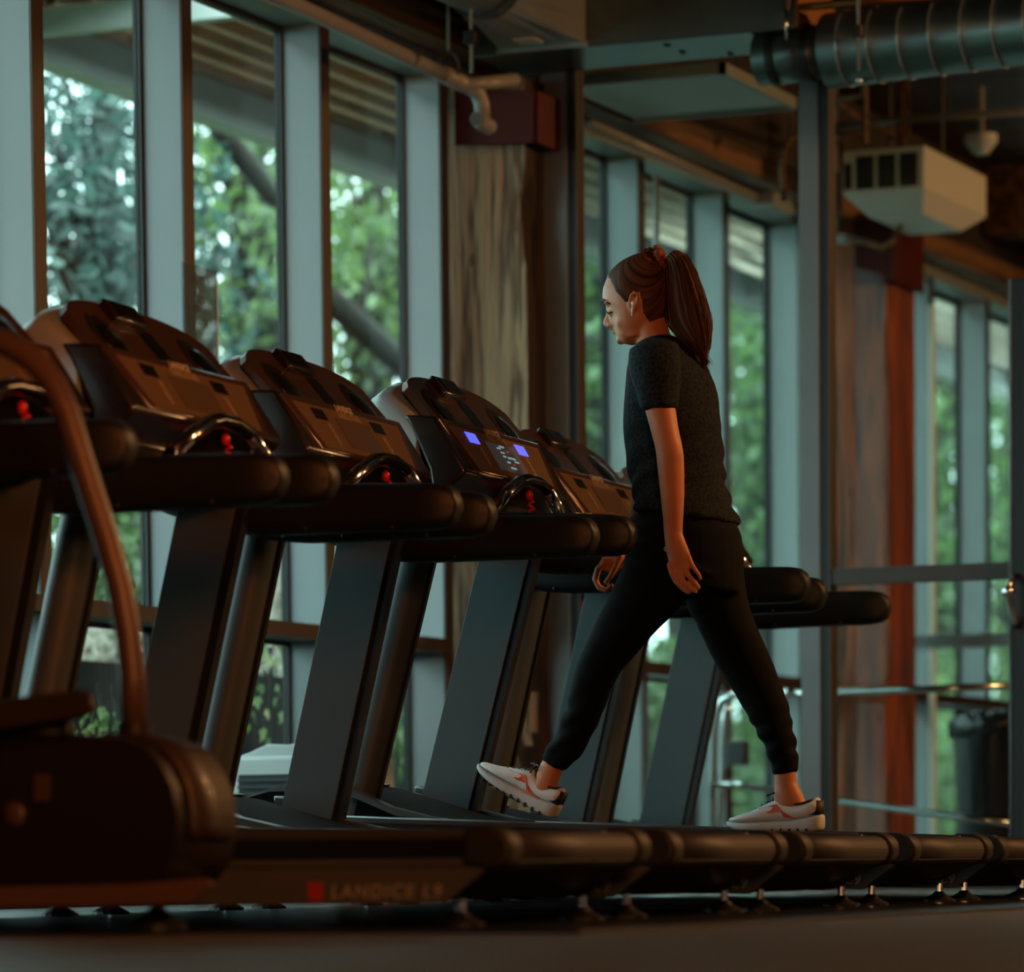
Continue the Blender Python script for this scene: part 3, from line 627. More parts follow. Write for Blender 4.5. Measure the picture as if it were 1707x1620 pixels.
for i in range(6):
    t = T0 if i == 0 else copy_tree(T0)
    t.location = (TX0+SPT*(i-1), TY0+YAW*SPT*(i-1), -.002*i); t.rotation_euler = (inc[i], 0, YAW)
    tag(t, lab[i], 'treadmill', 'treadmills in a row facing the windows'); TM.append(t)
def part(t, nm): return [c for c in kids(t) if c.name.split('.')[0] == nm]
def swap(o, m): o.data = o.data.copy(); o.data.materials.clear(); o.data.materials.append(MATS[m])
ov = part(TM[3], 'control_overlay')[0]
for d in part(ov, 'display'): swap(d, 'lcd_blue')
cd = part(ov, 'center_display')[0]; swap(cd, 'matrix_on')
mat('led_cyan', '#a8c4cc', .3, emit='#a6d8e4', es=.35); mat('led_red', '#b0705a', .3, emit='#ff7a50', es=.2)
me = cd.data; c0 = [me.vertices[i].co.copy() for i in (4, 5, 6, 7)]; nn = (c0[1]-c0[0]).cross(c0[3]-c0[0]).normalized()
for u0, u1, v0, v1, m_ in ((.42, .58, .88, .94, 'led_cyan'), (.30, .42, .80, .85, 'led_cyan'), (.60, .68, .74, .79, 'led_red'), (.36, .48, .66, .71, 'led_cyan'), (.52, .78, .50, .56, 'led_cyan'), (.36, .46, .52, .57, 'led_cyan'), (.70, .84, .40, .45, 'led_cyan'), (.40, .50, .32, .38, 'led_cyan'), (.58, .64, .27, .31, 'led_red'), (.42, .60, .12, .18, 'led_cyan')):
    q = lambda u, v: (c0[0].lerp(c0[1], u)).lerp(c0[3].lerp(c0[2], u), v)
    b_ = [q(u0, v0), q(u1, v0), q(u1, v1), q(u0, v1)]
    MB().hexa([x-nn*.0005 for x in b_]+[x+nn*.0012 for x in b_]).build('led_segment', m_, cd)
ov0 = part(TM[0], 'control_overlay')[0]; swap(part(ov0, 'display')[-1], 'lcd_dim')
swap(part(ov0, 'display')[0], 'lcd_dim')
# feet must touch the floor: undo the tilt for the feet and shift by incline
for t, a in zip(TM, inc):
    for ft in part(t, 'foot'):
        me = ft.data; y = sum(v.co.y for v in me.vertices)/len(me.vertices)
        ft.location.z = -a*y + .002*TM.index(t)
# ------------------------------------------------------------------ elliptical trainer at left
mat('ell_dark', '#2a1f1a', .5, coat=.1); mat('ell_cover', '#1a1411', .5, spec=.3); mat('ell_tube', '#48382f', .42)
EL = tag(empty('elliptical_trainer', (0, 0, 0)), 'dark elliptical trainer with a rounded flywheel housing at the left edge', 'exercise machine')
ER = 6.20
def E_(px, py, dr=0.): return pt(px, py, R=ER+dr)
# flywheel housing: outline in the plane of the machine, thick across
out = [(-90, 1240), (0, 1222), (80, 1222), (150, 1224), (205, 1228), (245, 1245), (272, 1275), (290, 1312), (299, 1360), (298, 1400), (288, 1440), (268, 1470), (240, 1480), (-90, 1482)]
def plate(o, d0, d1, k=1.):
    c = (sum(x for x, _ in o)/len(o), sum(y for _, y in o)/len(o))
    return [E_(c[0]+(x-c[0])*k, c[1]+(y-c[1])*k, 0)+Vector((d0, 0, 0)) for x, y in o]
hs = MB().loft([plate(out, -.0, 0, .96), plate(out, .02, 0), plate(out, .20, 0), plate(out, .22, 0, .97)]).build('flywheel_housing', 'ell_cover', EL, smooth=True)
hs.data.set_sharp_from_angle(angle=math.radians(40)) if hasattr(hs.data, 'set_sharp_from_angle') else None
rim = [(150, 1224), (180, 1225), (205, 1228), (226, 1235), (245, 1245), (260, 1258), (272, 1275), (282, 1292), (290, 1312), (296, 1336), (299, 1360), (299, 1380), (298, 1400)]
pr = [E_(x-2, y+2, 0)+Vector((.11, 0, 0)) for x, y in rim]
MB().loft([[p+Vector((-.075, 0, 0)), p+Vector((.075, 0, 0)), p+Vector((.075, -.012, .006)), p+Vector((-.075, -.012, .006))] for p in pr]).build('housing_band', 'ell_dark', EL, smooth=True)
MB().hexa([E_(60, 1290)+Vector((-.006, 0, 0)), E_(84, 1290)+Vector((-.006, 0, 0)), E_(84, 1290)+Vector((.01, 0, 0)), E_(60, 1290)+Vector((.01, 0, 0)), E_(60, 1335)+Vector((-.006, 0, 0)), E_(84, 1335)+Vector((-.006, 0, 0)), E_(84, 1335)+Vector((.01, 0, 0)), E_(60, 1335)+Vector((.01, 0, 0))]).build('housing_label', 'ell_tube', hs)
MB().ell(E_(24, 1357), (.01, .022, .022)).build('axle_cap', 'ell_tube', hs, smooth=True)
# curved swing arm
arm = [(-40, 560), (10, 572), (55, 600), (90, 640), (112, 690), (130, 750), (152, 820), (178, 900), (200, 980), (214, 1060), (221, 1130), (224, 1222)]
MB().tube([E_(x, y, .12) for x, y in arm], .0225, 14).build('swing_arm', 'ell_tube', EL, smooth=True)
MB().tube([E_(224, 1205, .12), E_(224, 1226, .12)], .030, 16).build('arm_socket', 'ell_cover', EL)
# pedal lever and foot plate
pl = [(-60, 1172), (0, 1166), (60, 1158), (130, 1150), (150, 1152), (158, 1170), (160, 1188), (140, 1196), (60, 1208), (0, 1218), (-60, 1224)]
MB().loft([[E_(x, y, -.05) for x, y in pl], [E_(x, y, .07) for x, y in pl]]).build('foot_plate', 'ell_dark', EL, bevel=.008)
MB().tube([E_(-60, 1200, .03), E_(40, 1210, .03), E_(110, 1226, .03)], .03, 12).build('pedal_lever', 'ell_cover', EL, smooth=True)
# base beam with rounded nose
bb = [(-90, 1478), (220, 1474), (300, 1466), (345, 1464), (360, 1470), (345, 1484), (318, 1508), (-90, 1518)]
MB().loft([[E_(x, y, -.02) for x, y in bb], [E_(x, y, .16) for x, y in bb]]).build('base_beam', mat('ell_base', '#5e4432', .45), EL, bevel=.006)
fz = E_(262, 1512, .06)
MB().tube([(fz.x, fz.y, 0), (fz.x, fz.y, .012), (fz.x, fz.y, .03), (fz.x, fz.y, .04)], [.05, .05, .02, .012], 18).build('foot', 'black', EL)
MB().tube([(fz.x, fz.y, .03), (fz.x, fz.y, fz.z+.01)], .012, 10).build('foot_bolt', 'steel', EL)
f2 = E_(-70, 1512, .06)
MB().tube([(f2.x, f2.y, 0), (f2.x, f2.y, .012), (f2.x, f2.y, .03), (f2.x, f2.y, f2.z+.01)], [.05, .05, .02, .012], 18).build('foot', 'black', EL)
# ------------------------------------------------------------------ outside: canopy, ground, planting
mat('canopy_metal', '#b08e6e', .26, .8, var=.2, vscale=2); mat('canopy_beam', '#d2d4d0', .5, var=.12, vscale=3)
mat('ground', '#3c4a26', .9, var=.4, vscale=2); mat('bark', '#2a231c', .9, var=.3, bump=.4, bscale=20); mat('concrete_dark', '#1e2226', .8, var=.3)
CN = tag(empty('canopy'), 'corrugated metal canopy with grey edge beam outside above the windows', 'canopy')
prof = []; n = 50
for k in range(n+1):
    y = 7.13+.80*k/n; prof.append((y, 3.35+.055*math.sin(2*math.pi*(y-7.13)/.16)))
prof += [(y, z+.006) for y, z in reversed(prof)]
MB().prism(prof, 6, 34).build('corrugated_sheet', 'canopy_metal', CN, smooth=True)
MB().box((6, 7.86, 3.135), (34, 7.98, 3.29)).build('edge_beam', 'canopy_beam', CN)
for x in (13.9, 17.3, 22, 27, 31): MB().box((x, 5.98, 3.18), (x+.06, 7.9, 3.28)).build('bracket_arm', 'canopy_beam', CN)
st(MB().box((-20, 6.0, -.25), (80, 40, -.12)).build('ground', 'ground'))
tag(MB().box((14.6, 6.1, -.12), (60, 8.3, -.10)).build('bounce_strip', mat('bounce_strip', '#9a9a94', .8, var=.2, vscale=3)), 'pale strip added outside along the windows to bounce daylight to the canopy', 'bounce_strip')  # added pale strip, throws sky light up under the canopy
def tri_leaves(n, gen, size, asp=.45, droop=0.):
    c = np.array([gen() for _ in range(n)]); s = size*(0.6+.8*rng.random(n))
    a = rng.normal(size=(n, 3)); a[:, 2] -= droop; a /= np.linalg.norm(a, axis=1)[:, None]
    b = np.cross(a, rng.normal(size=(n, 3))); b /= np.linalg.norm(b, axis=1)[:, None]
    v = np.stack([c-a*s[:, None]*.5, c+b*s[:, None]*asp*.5, c+a*s[:, None]*.5, c-b*s[:, None]*asp*.5], 1).reshape(-1, 3)
    return v
def quadmesh(name, v, m, parent):
    n = len(v)//4; me = bpy.data.meshes.new(name); me.vertices.add(len(v)); me.vertices.foreach_set('co', v.ravel().astype(np.float32))
    me.loops.add(4*n); me.loops.foreach_set('vertex_index', np.arange(4*n, dtype=np.int32)); me.polygons.add(n)
    me.polygons.foreach_set('loop_start', np.arange(0, 4*n, 4, dtype=np.int32)); me.update(); me.validate()
    me.materials.append(MATS[m]); o = bpy.data.objects.new(name, me); COL.objects.link(o); o.parent = parent; return o
def blob_gen(blobs):
    w = np.array([b[3]**2 for b in blobs]); w = w/w.sum()
    def g():
        b = blobs[rng.choice(len(blobs), p=w)]; d = rng.normal(size=3); d /= np.linalg.norm(d); r = b[3]*(.35+.65*rng.random()**.6)
        return (b[0]+d[0]*r, b[1]+d[1]*r, b[2]+d[2]*r*.8)
    return g
leafmat('leaf_light', '#2f4a20', '#93b06a', .6); leafmat('leaf_mid', '#263e1a', '#7a9c54', .55); leafmat('leaf_dark', '#1c302e', '#5d7d74', .45)
leafmat('leaf_ivy', '#5e8a3c', '#c2d6a2', .35); leafmat('plume', '#a89a84', '#e6e2d6', .5); leafmat('grass', '#4f8a28', '#93c860', .5)
def tree(label, base, h, blobs, n, size, m, nm='tree', limbs=()):
    e = tag(empty(nm, (0, 0, 0)), label, 'tree', None)
    b = Vector((base[0], base[1], -.12)); top = Vector((base[0]+.2, base[1], h))
    MB().tube([b, b.lerp(top, .3)+Vector((.1, 0, 0)), b.lerp(top, .6)+Vector((-.05, .05, 0)), top], [.16, .13, .10, .04], 10).build('trunk', 'bark', e, smooth=True)
    for q in blobs:
        c = Vector(q[:3]); s = b.lerp(top, min(.85, max(.25, (c.z-.9)/h))); md = s.lerp(c, .5)+Vector((0, 0, .15))
        MB().tube([s, md, c, c+(c-md)*.6], [.06, .045, .025, .008], 8).build('branch', 'bark', e, smooth=True)
    for l in limbs: MB().tube(*l).build('branch', 'bark', e, smooth=True)
    quadmesh('foliage', tri_leaves(n, blob_gen(blobs), size, .42, .5), m, e); return e
def at(px, py, P): return pt(px, py, P=P)
def bl(px, py, P, r): v = pt(px, py, P=P); return (v.x, v.y, v.z, r)
tree('dense dark bluish tree outside the leftmost clear window', (at(170, 800, 9.5).x, 9.5), 4.6,
     [bl(110, 300, 9.5, .8), bl(100, 450, 9.3, .8), bl(200, 500, 9.8, .8), bl(150, 380, 9.6, .7), bl(230, 400, 10, .45), bl(120, 180, 9.5, .6), bl(160, 560, 9.5, .6), bl(60, 300, 9.5, .8)], 3800, .10, 'leaf_dark')
P = 10.
tree('light green feathery tree with a slanting branch outside the second clear window', (at(420, 800, P).x, P), 5.2,
     [bl(380, 290, P, .55), bl(440, 360, P+.4, .7), bl(390, 430, P, .6), bl(470, 260, P, .5), bl(450, 540, P, .6), bl(370, 560, P+.5, .6), bl(360, 240, P, .4), bl(480, 450, P, .4)], 2300, .11, 'leaf_light',
     limbs=[([at(360, 210, P-.6), at(410, 270, P-.6), at(455, 330, P-.6), at(490, 350, P-.6)], [.05, .06, .05, .03], 8)])
tree('green tree with a thick diagonal limb outside the third clear window', (at(620, 900, P).x, P), 5.,
     [bl(590, 330, P, .5), bl(650, 380, P+.3, .55), bl(610, 470, P, .5), bl(670, 500, P, .5), bl(580, 560, P, .4), bl(640, 600, P, .4), bl(700, 330, P, .5), bl(560, 430, P, .4)], 1700, .11, 'leaf_light',
     limbs=[([at(540, 490, P-.6), at(600, 545, P-.6), at(650, 590, P-.6), at(720, 660, P-.6)], [.07, .075, .07, .06], 8), ([at(590, 620, P-.4), at(600, 520, P-.4), at(620, 400, P-.4)], [.03, .03, .02], 8)])
P = 9.6
for lab_, px, bs, n, m in (
    ('green tree beyond the glass, seen left of the womans face', 985, [bl(985, 480, P, .6), bl(1000, 560, P, .6), bl(980, 680, P, .5), bl(1010, 740, P, .4), bl(990, 400, P, .5)], 1600, 'leaf_mid'),
    ('green tree beyond the glass, behind the woman', 1130, [bl(1130, 500, P, .7), bl(1110, 620, P, .7), bl(1150, 720, P, .7), bl(1140, 400, P, .6)], 1700, 'leaf_mid'),
    ('green tree beyond the glass, seen right of the womans back', 1255, [bl(1250, 560, P, .9), bl(1240, 680, P, .9), bl(1265, 780, P, .9), bl(1230, 860, P, .6), bl(1260, 450, P, .7)], 3000, 'leaf_mid'),
    ('deep green tree outside the windows right of the reddish column', 1570, [bl(1570, 640, P, .9), bl(1580, 760, P, 1.), bl(1560, 870, P, .8), bl(1590, 540, P, .6), bl(1540, 980, P, .7)], 2200, 'leaf_mid'),
    ('deep green tree at the far right windows', 1680, [bl(1680, 600, P, 1.), bl(1670, 780, P, 1.), bl(1690, 900, P, 1.), bl(1660, 1000, P, .8), bl(1680, 500, P, .8)], 2500, 'leaf_mid')):
    tree(lab_, (at(px, 900, P).x, P), 4.5, bs, n, .13, m)
# tall backdrop of further trees
k = 0
for i, (x, y, r, h) in enumerate(((24, 17, 1.6, 2.4), (30, 18, 1.7, 2.8), (36, 17, 1.7, 2.2), (43, 18, 1.8, 2.6), (51, 17, 2, 2.8), (60, 18, 2.2, 2.6), (70, 17, 2.2, 3.0))):
    bs = [(x+rng.normal()*r*.5, y+rng.normal()*.5, h*.35+rng.random()*h*.75, r*.42) for _ in range(7)]
    tree('hazy tree far behind the nearer trees, along the lawn edge', (x, y), h, bs, 800, .24, 'leaf_mid', 'tree')['group'] = 'hazy trees along the far lawn edge'
# shrubs and lawn
def shrub(label, blobs, n, size, m, nm='shrub', cat='shrub'):
    e = tag(empty(nm), label, cat)
    for b in blobs[:4]: MB().tube([(b[0], b[1], -.12), (b[0]+.03, b[1], max(.05, b[2]))], [.02, .01], 6).build('stem', 'bark', e)
    quadmesh('foliage', tri_leaves(n, blob_gen(blobs), size, .5), m, e); return e
shrub('olive hedge seen low through the left clear window', [bl(200, 900, 8.6, .35), bl(230, 940, 8.4, .35), bl(160, 880, 8.8, .4), bl(250, 850, 8.8, .35), bl(190, 970, 8.4, .3)], 3600, .07, 'leaf_mid')
shrub('leafy shrub low outside the left window above the elliptical housing', [bl(350, 1085, 8.2, .25), bl(345, 1000, 8.4, .3), bl(365, 930, 8.6, .3), bl(385, 880, 8.8, .3), bl(330, 1040, 8.3, .25)], 2600, .07, 'leaf_mid')
shrub('soft green shrub behind the pale plumes in the left window', [bl(130, 1080, 9.0, .4), bl(190, 1090, 9.0, .4), bl(230, 1100, 9.0, .35), bl(160, 1160, 8.8, .35), bl(210, 1170, 8.8, .3)], 3200, .08, 'leaf_mid')
shrub('hedge seen low between the second and third treadmill uprights', [bl(470, 960, 8.6, .35), bl(490, 1000, 8.4, .3), bl(480, 920, 8.6, .3), bl(450, 1020, 8.4, .25)], 1800, .07, 'leaf_mid')
shrub('bright lawn shrub seen low beside the womans front shin', [bl(1090, 1120, 9, .3), bl(1080, 1160, 8.6, .3), bl(1060, 1200, 8.6, .3)], 1800, .07, 'leaf_light')
shrub('bright green shrub seen through the tubular cart', [bl(1235, 1180, 9.2, .4), bl(1260, 1260, 9, .4), bl(1230, 1340, 8.8, .4), bl(1290, 1330, 8.8, .4), bl(1270, 1150, 9.2, .4)], 2600, .08, 'leaf_mid')
shrub('bright green shrub low at the right beside the bin', [bl(1560, 1220, 9.2, .5), bl(1570, 1280, 9, .5), bl(1560, 1130, 9.4, .4), bl(1660, 1120, 9.4, .5), bl(1600, 1340, 9, .5)], 2600, .08, 'leaf_light')
shrub('pale green shrub low behind the timber column and third upright', [bl(650, 1110, 8.4, .25), bl(670, 1160, 8.2, .25), bl(640, 1200, 8, .3), bl(670, 1240, 8, .25)], 1500, .07, 'leaf_mid')
quad_h = [(14+1.1*k+rng.normal()*.3, 12.6+rng.normal()*.4, .1+rng.random()*.9, .75) for k in range(46)]
shrub('long dark green hedge running along the far side of the lawn', quad_h, 12000, .17, 'leaf_mid', 'hedge', 'hedge')
# pampas plumes
def plume(label, pts_, spread, n):
    e = tag(empty('pampas_grass'), label, 'plant'); b = Vector((pts_[0].x, pts_[0].y, -.12))
    MB().tube([b]+pts_, [.012]+[.008]*len(pts_), 6).build('stalk', 'bark', e)
    def g():
        t = rng.random(); i = min(int(t*(len(pts_)-1)), len(pts_)-2); q = pts_[i].lerp(pts_[i+1], t*(len(pts_)-1)-i); return tuple(q+Vector(rng.normal(size=3)*spread*(1-t*.6)))
    quadmesh('plume', tri_leaves(n, g, .10, .13, .3), 'plume', e)
plume('pale feathery pampas plume low in the left window', [at(115, 1200, 7.6), at(120, 1130, 7.6), at(145, 1080, 7.6), at(185, 1060, 7.6)], .085, 1500)
plume('second pale pampas plume beside the curved elliptical arm', [at(165, 1200, 7.9), at(165, 1130, 7.9), at(178, 1090, 7.9), at(200, 1080, 7.9)], .075, 1300)
plume('tan pampas plume between the second and third uprights', [at(470, 1120, 7.5), at(472, 1020, 7.5), at(480, 960, 7.5), at(488, 910, 7.5)], .05, 800)
# dark planter wall and ivy
o = MB().box((9.0, 6.9, -.2), (14.55, 7.05, .80)).build('planter_wall', 'concrete_dark'); tag(o, 'dark low wall outside behind the hanging ivy', 'wall')
def ivy(label, spots, P, seed):
    r = random.Random(seed); e = tag(empty('ivy_vine'), label, 'vine'); mb = MB(); stm = MB()
    for i, (px, py, s) in enumerate(spots):
        c = pt(px, py, P=P+r.uniform(-.06, .06)); tilt = Vector((r.uniform(-.4, .4), -1, r.uniform(-.5, .2))).normalized(); dn = Vector((r.uniform(-.5, .5), 0, -1)); dn = (dn-tilt*dn.dot(tilt)).normalized(); sd_ = tilt.cross(dn)
        sh = [(0, -.45), (.35, -.55), (.55, -.2), (.75, .1), (.35, .25), (0, .8), (-.35, .25), (-.75, .1), (-.55, -.2), (-.35, -.55)]
        ring = [c+sd_*(x*s)+dn*(y*s)-tilt*(abs(x)*s*.25) for x, y in sh]
        k = len(mb.v); mb.v += [tuple(c)]+[tuple(v) for v in ring]; mb.f += [(k, k+1+j, k+1+(j+1) % 10) for j in range(10)]
        if i % 3 == 0: stm.tube([c, c+Vector((.01, .02, .04)), Vector((c.x+.02, c.y+.03, c.z+.09))], .003, 5)
    zt_ = max(pt(a, b, P=P).z for a, b, c in spots); xm = sum(pt(a, b, P=P).x for a, b, c in spots)/len(spots)
    stm.tube([(xm, P+.02, -.13), (xm+.03, P+.03, .3), (xm, P+.02, zt_)], .006, 6)
    stm.build('stem', 'bark', e); mb.build('leaves', 'leaf_ivy', e)
r = random.Random(3)
s1 = [(487, 1128, .045), (478, 1155, .03), (490, 1190, .04), (430, 1170, .035), (425, 1195, .035), (447, 1190, .03), (473, 1195, .04), (415, 1215, .03), (440, 1225, .04), (450, 1240, .035), (455, 1262, .045), (465, 1150, .035), (460, 1170, .03), (420, 1150, .03), (437, 1148, .03)]
s1 += [(r.uniform(420, 500), r.uniform(1078, 1110), .025) for _ in range(22)]
ivy('ivy with pale leaf rims hanging in the window above the white grilled unit', s1, 6.25, 1)
s2 = [(682, 1162, .045), (668, 1180, .035), (660, 1195, .035), (676, 1190, .03), (663, 1215, .035), (675, 1225, .045), (658, 1240, .04), (670, 1250, .035), (690, 1240, .035), (640, 1265, .035), (655, 1275, .035), (676, 1268, .03), (690, 1260, .035), (648, 1250, .03), (665, 1283, .03), (685, 1280, .03), (645, 1285, .03)]
ivy('ivy with bright green leaves in the window right of the third treadmill hood', s2, 6.25, 2)
s3 = [(r.uniform(120, 205), r.uniform(1185, 1235), .028) for _ in range(40)]
ivy('silvery leafed groundcover just above the elliptical housing', s3, 6.4, 5)
# ------------------------------------------------------------------ the woman on the lit treadmill
mat('skin', '#c67f58', .5, var=.10, vscale=22, bump=.03, bscale=300, spec=.35); mat('shirt', '#2b3136', .9, spec=.12, var=.55, vscale=170, bump=.15, bscale=420, col2='#0d1115')
mat('jogger', '#06090c', .85, spec=.12, bump=.06, bscale=300); mat('shoe_white', '#e2eef2', .55, var=.10, vscale=30, bump=.12, bscale=260); mat('shoe_sole', '#c6d0d2', .6, var=.2, vscale=14)
mat('shoe_orange', '#d2552a', .5); mat('shoe_dark', '#191a1c', .6); mat('earbud', '#e8e8e6', .25); mat('lip', '#8e4a40', .45); mat('brow', '#20140e', .7)
mat('scrunchie', '#8a4a30', .8, var=.3, vscale=80); mat('eye_white', '#cfc8c0', .3); mat('ring_gold', '#d6b070', .2, 1.)
mH = bpy.data.materials.new('hair'); mH.use_nodes = True; nt = mH.node_tree; b = nt.nodes['Principled BSDF']; N = nt.nodes.new; L = nt.links.new
tc = N('ShaderNodeUVMap'); mp = N('ShaderNodeMapping'); mp.inputs['Scale'].default_value = (90, 1.3, 1); L(tc.outputs[0], mp.inputs[0])
n = N('ShaderNodeTexNoise'); n.inputs['Scale'].default_value = 1; n.inputs['Detail'].default_value = 4; L(mp.outputs[0], n.inputs['Vector'])
r = N('ShaderNodeValToRGB'); r.color_ramp.elements[0].position = .35; r.color_ramp.elements[1].position = .7; r.color_ramp.elements[0].color = lin('#1d100b'); r.color_ramp.elements[1].color = lin('#744426'); L(n.outputs['Fac'], r.inputs[0]); L(r.outputs[0], b.inputs['Base Color'])
bp = N('ShaderNodeBump'); bp.inputs['Strength'].default_value = .5; bp.inputs['Distance'].default_value = .004; L(n.outputs['Fac'], bp.inputs['Height']); L(bp.outputs[0], b.inputs['Normal']); b.inputs['Roughness'].default_value = .55; b.inputs['Specular IOR Level'].default_value = .15
MATS['hair'] = mH
WR = TX0+SPT*2+.33-.03; LK = .875
def W_(px, py, dr=0.): return pt(px, py, R=WR+dr*LK)
def _ell2(s, c, r, *a): return s.ell(c, tuple(v*LK for v in r), *a)
def _tube2(s, p, r, *a): return s.tube(p, [v*LK for v in r] if isinstance(r, (list, tuple)) else r*LK, *a)
MB.ell2 = _ell2; MB.tube2 = _tube2
XR = Vector((1, 0, 0)); TPH = math.tan(.37)
def ring(a, b, w, dr=0., n=28, egg=0., sq=1., off=0.):
    """ring through the two silhouette pixels a (front) and b (back); w = half width across the body"""
    w = w*LK; off = off*LK
    A, B = W_(*a, dr), W_(*b, dr); c = (A+B)/2; u = (B-A)/2; h = u.length; kx = abs(u.y)/max(h, 1e-6)
    hh = math.sqrt(max(h*h-(w*TPH*kx)**2, (h*.55)**2)); u = u*(hh/h); out = []
    for k in range(n):
        t = 2*math.pi*k/n; cs, sn = math.cos(t), math.sin(t)
        if sq != 1: cs, sn = math.copysign(abs(cs)**sq, cs), math.copysign(abs(sn)**sq, sn)
        ww = w*(1-egg*max(0, -cs)**1.5) if egg >= 0 else w
        out.append(c+u*cs+XR*(ww*sn+off))
    return out
def shrink(rings, k):
    o = []
    for r_ in rings:
        c = sum(r_, Vector())/len(r_); o.append([c+(v-c)*k for v in r_])
    return o
def cap0(rings, k=.35, ext=.6):
    """round both ends"""
    def end(r0, r1):
        c0 = sum(r0, Vector())/len(r0); c1 = sum(r1, Vector())/len(r1); d = (c0-c1).normalized(); rad = sum((v-c0).length for v in r0)/len(r0)
        return [[c0+d*(rad*ext*s)+(v-c0)*q for v in r0] for s, q in ((1., .25), (.75, .65), (.4, .9))]
    return end(rings[0], rings[1])+rings+end(rings[-1], rings[-2])[::-1]
# --- rings -----------------------------------------------------------
head = [ring((1078, 424), (1088, 424), .02), ring((1050, 429), (1108, 436), .052), ring((1025, 446), (1113, 466), .066, egg=.12), ring((1012, 461), (1115, 490), .073, egg=.2), ring((1005, 478), (1114, 510), .076, egg=.26),
        ring((1003, 492), (1112, 522), .076, egg=.3), ring((1004, 501), (1110, 531), .075, egg=.34), ring((1011, 511), (1106, 540), .073, egg=.36), ring((1014, 520), (1100, 547), .070, egg=.36),
        ring((1016, 532), (1096, 553), .067, egg=.38), ring((1019, 542), (1091, 558), .063, egg=.38), ring((1022, 549), (1085, 562), .058, egg=.36), ring((1026, 557), (1076, 566), .052, egg=.34), ring((1030, 564), (1070, 570), .045, egg=.3), ring((1036, 570), (1062, 573), .033, egg=.2), ring((1043, 574), (1056, 575), .018)]
neck = [ring((1052, 535), (1112, 520), .05), ring((1056, 556), (1113, 540), .052), ring((1061, 572), (1116, 550), .053), ring((1062, 592), (1122, 562), .060), ring((1060, 612), (1130, 580), .075)]
tors = [ring((1062, 582), (1122, 558), .075), ring((1056, 592), (1142, 566), .12), ring((1052, 606), (1160, 582), .158), ring((1048, 628), (1178, 606), .168), ring((1045, 655), (1190, 632), .166), ring((1042, 685), (1197, 664), .162),
        ring((1041, 712), (1200, 700), .156), ring((1043, 742), (1203, 735), .148), ring((1048, 775), (1206, 772), .143), ring((1054, 808), (1211, 810), .148)]
hem = [ring((1058, 830), (1220, 838), .160), ring((1059, 842), (1229, 860), .168), ring((1058, 847), (1234, 872), .172)]
pelv = [ring((1066, 815), (1206, 820), .130), ring((1064, 845), (1220, 850), .150), ring((1056, 880), (1237, 890), .172), ring((1054, 915), (1241, 925), .176), ring((1062, 945), (1240, 955), .172), ring((1085, 975), (1236, 985), .15)]
NL, FL = -.088, .088
legN = [ring((1052, 890), (1200, 960), .098, NL), ring((1046, 925), (1165, 985), .095, NL), ring((1034, 958), (1140, 1003), .090, NL), ring((1016, 992), (1118, 1028), .084, NL), ring((994, 1036), (1086, 1060), .077, NL), ring((976, 1075), (1058, 1092), .070, NL),
        ring((963, 1108), (1037, 1115), .065, NL), ring((952, 1142), (1020, 1143), .063, NL), ring((945, 1178), (1007, 1180), .060, NL), ring((934, 1206), (994, 1210), .056, NL), ring((922, 1232), (980, 1240), .051, NL), ring((911, 1248), (966, 1260), .046, NL), ring((906, 1258), (952, 1273), .040, NL), ring((902, 1266), (942, 1284), .036, NL)]
cufN = [ring((908, 1253), (957, 1268), .042, NL), ring((906, 1256), (950, 1272), .038, NL), ring((903, 1263), (943, 1281), .037, NL)]
legF = [ring((1100, 920), (1240, 930), .096, FL), ring((1130, 970), (1243, 970), .092, FL), ring((1143, 1005), (1250, 1008), .087, FL), ring((1160, 1040), (1262, 1042), .082, FL), ring((1178, 1078), (1277, 1076), .076, FL), ring((1196, 1112), (1291, 1108), .071, FL),
        ring((1214, 1142), (1302, 1138), .067, FL), ring((1236, 1176), (1313, 1170), .063, FL), ring((1256, 1210), (1321, 1204), .058, FL), ring((1270, 1236), (1327, 1232), .053, FL), ring((1279, 1260), (1331, 1254), .048, FL), ring((1284, 1274), (1330, 1268), .041, FL), ring((1288, 1292), (1331, 1286), .037, FL)]
cufF = [ring((1281, 1266), (1332, 1260), .043, FL), ring((1286, 1276), (1329, 1270), .036, FL), ring((1289, 1290), (1331, 1284), .036, FL)]
ankN = [ring((918, 1240), (955, 1252), .033, NL), ring((907, 1262), (941, 1277), .031, NL), ring((897, 1282), (933, 1298), .030, NL), ring((889, 1302), (926, 1318), .034, NL), ring((884, 1318), (925, 1332), .032, NL)]
ankF = [ring((1289, 1270), (1325, 1266), .033, FL), ring((1291, 1290), (1327, 1286), .031, FL), ring((1291, 1308), (1329, 1304), .030, FL), ring((1290, 1326), (1338, 1322), .034, FL), ring((1290, 1344), (1346, 1342), .034, FL)]
AN, AF = -.195, .19
armN = [ring((1056, 605), (1128, 590), .050, AN+.035), ring((1066, 650), (1127, 646), .046, AN), ring((1075, 684), (1126, 678), .042, AN-.008), ring((1084, 716), (1131, 712), .040, AN-.012), ring((1091, 742), (1137, 740), .038, AN-.014), ring((1094, 760), (1140, 758), .037, AN-.012),
        ring((1097, 790), (1141, 788), .037, AN-.006), ring((1101, 828), (1141, 826), .034, AN), ring((1105, 866), (1139, 862), .027, AN+.006), ring((1107, 894), (1138, 888), .0225, AN+.01), ring((1109, 910), (1143, 902), .0205, AN+.01), ring((1112, 928), (1149, 917), .0185, AN+.008), ring((1116, 944), (1153, 932), .016, AN+.004), ring((1120, 954), (1155, 942), .012, AN+.002)]
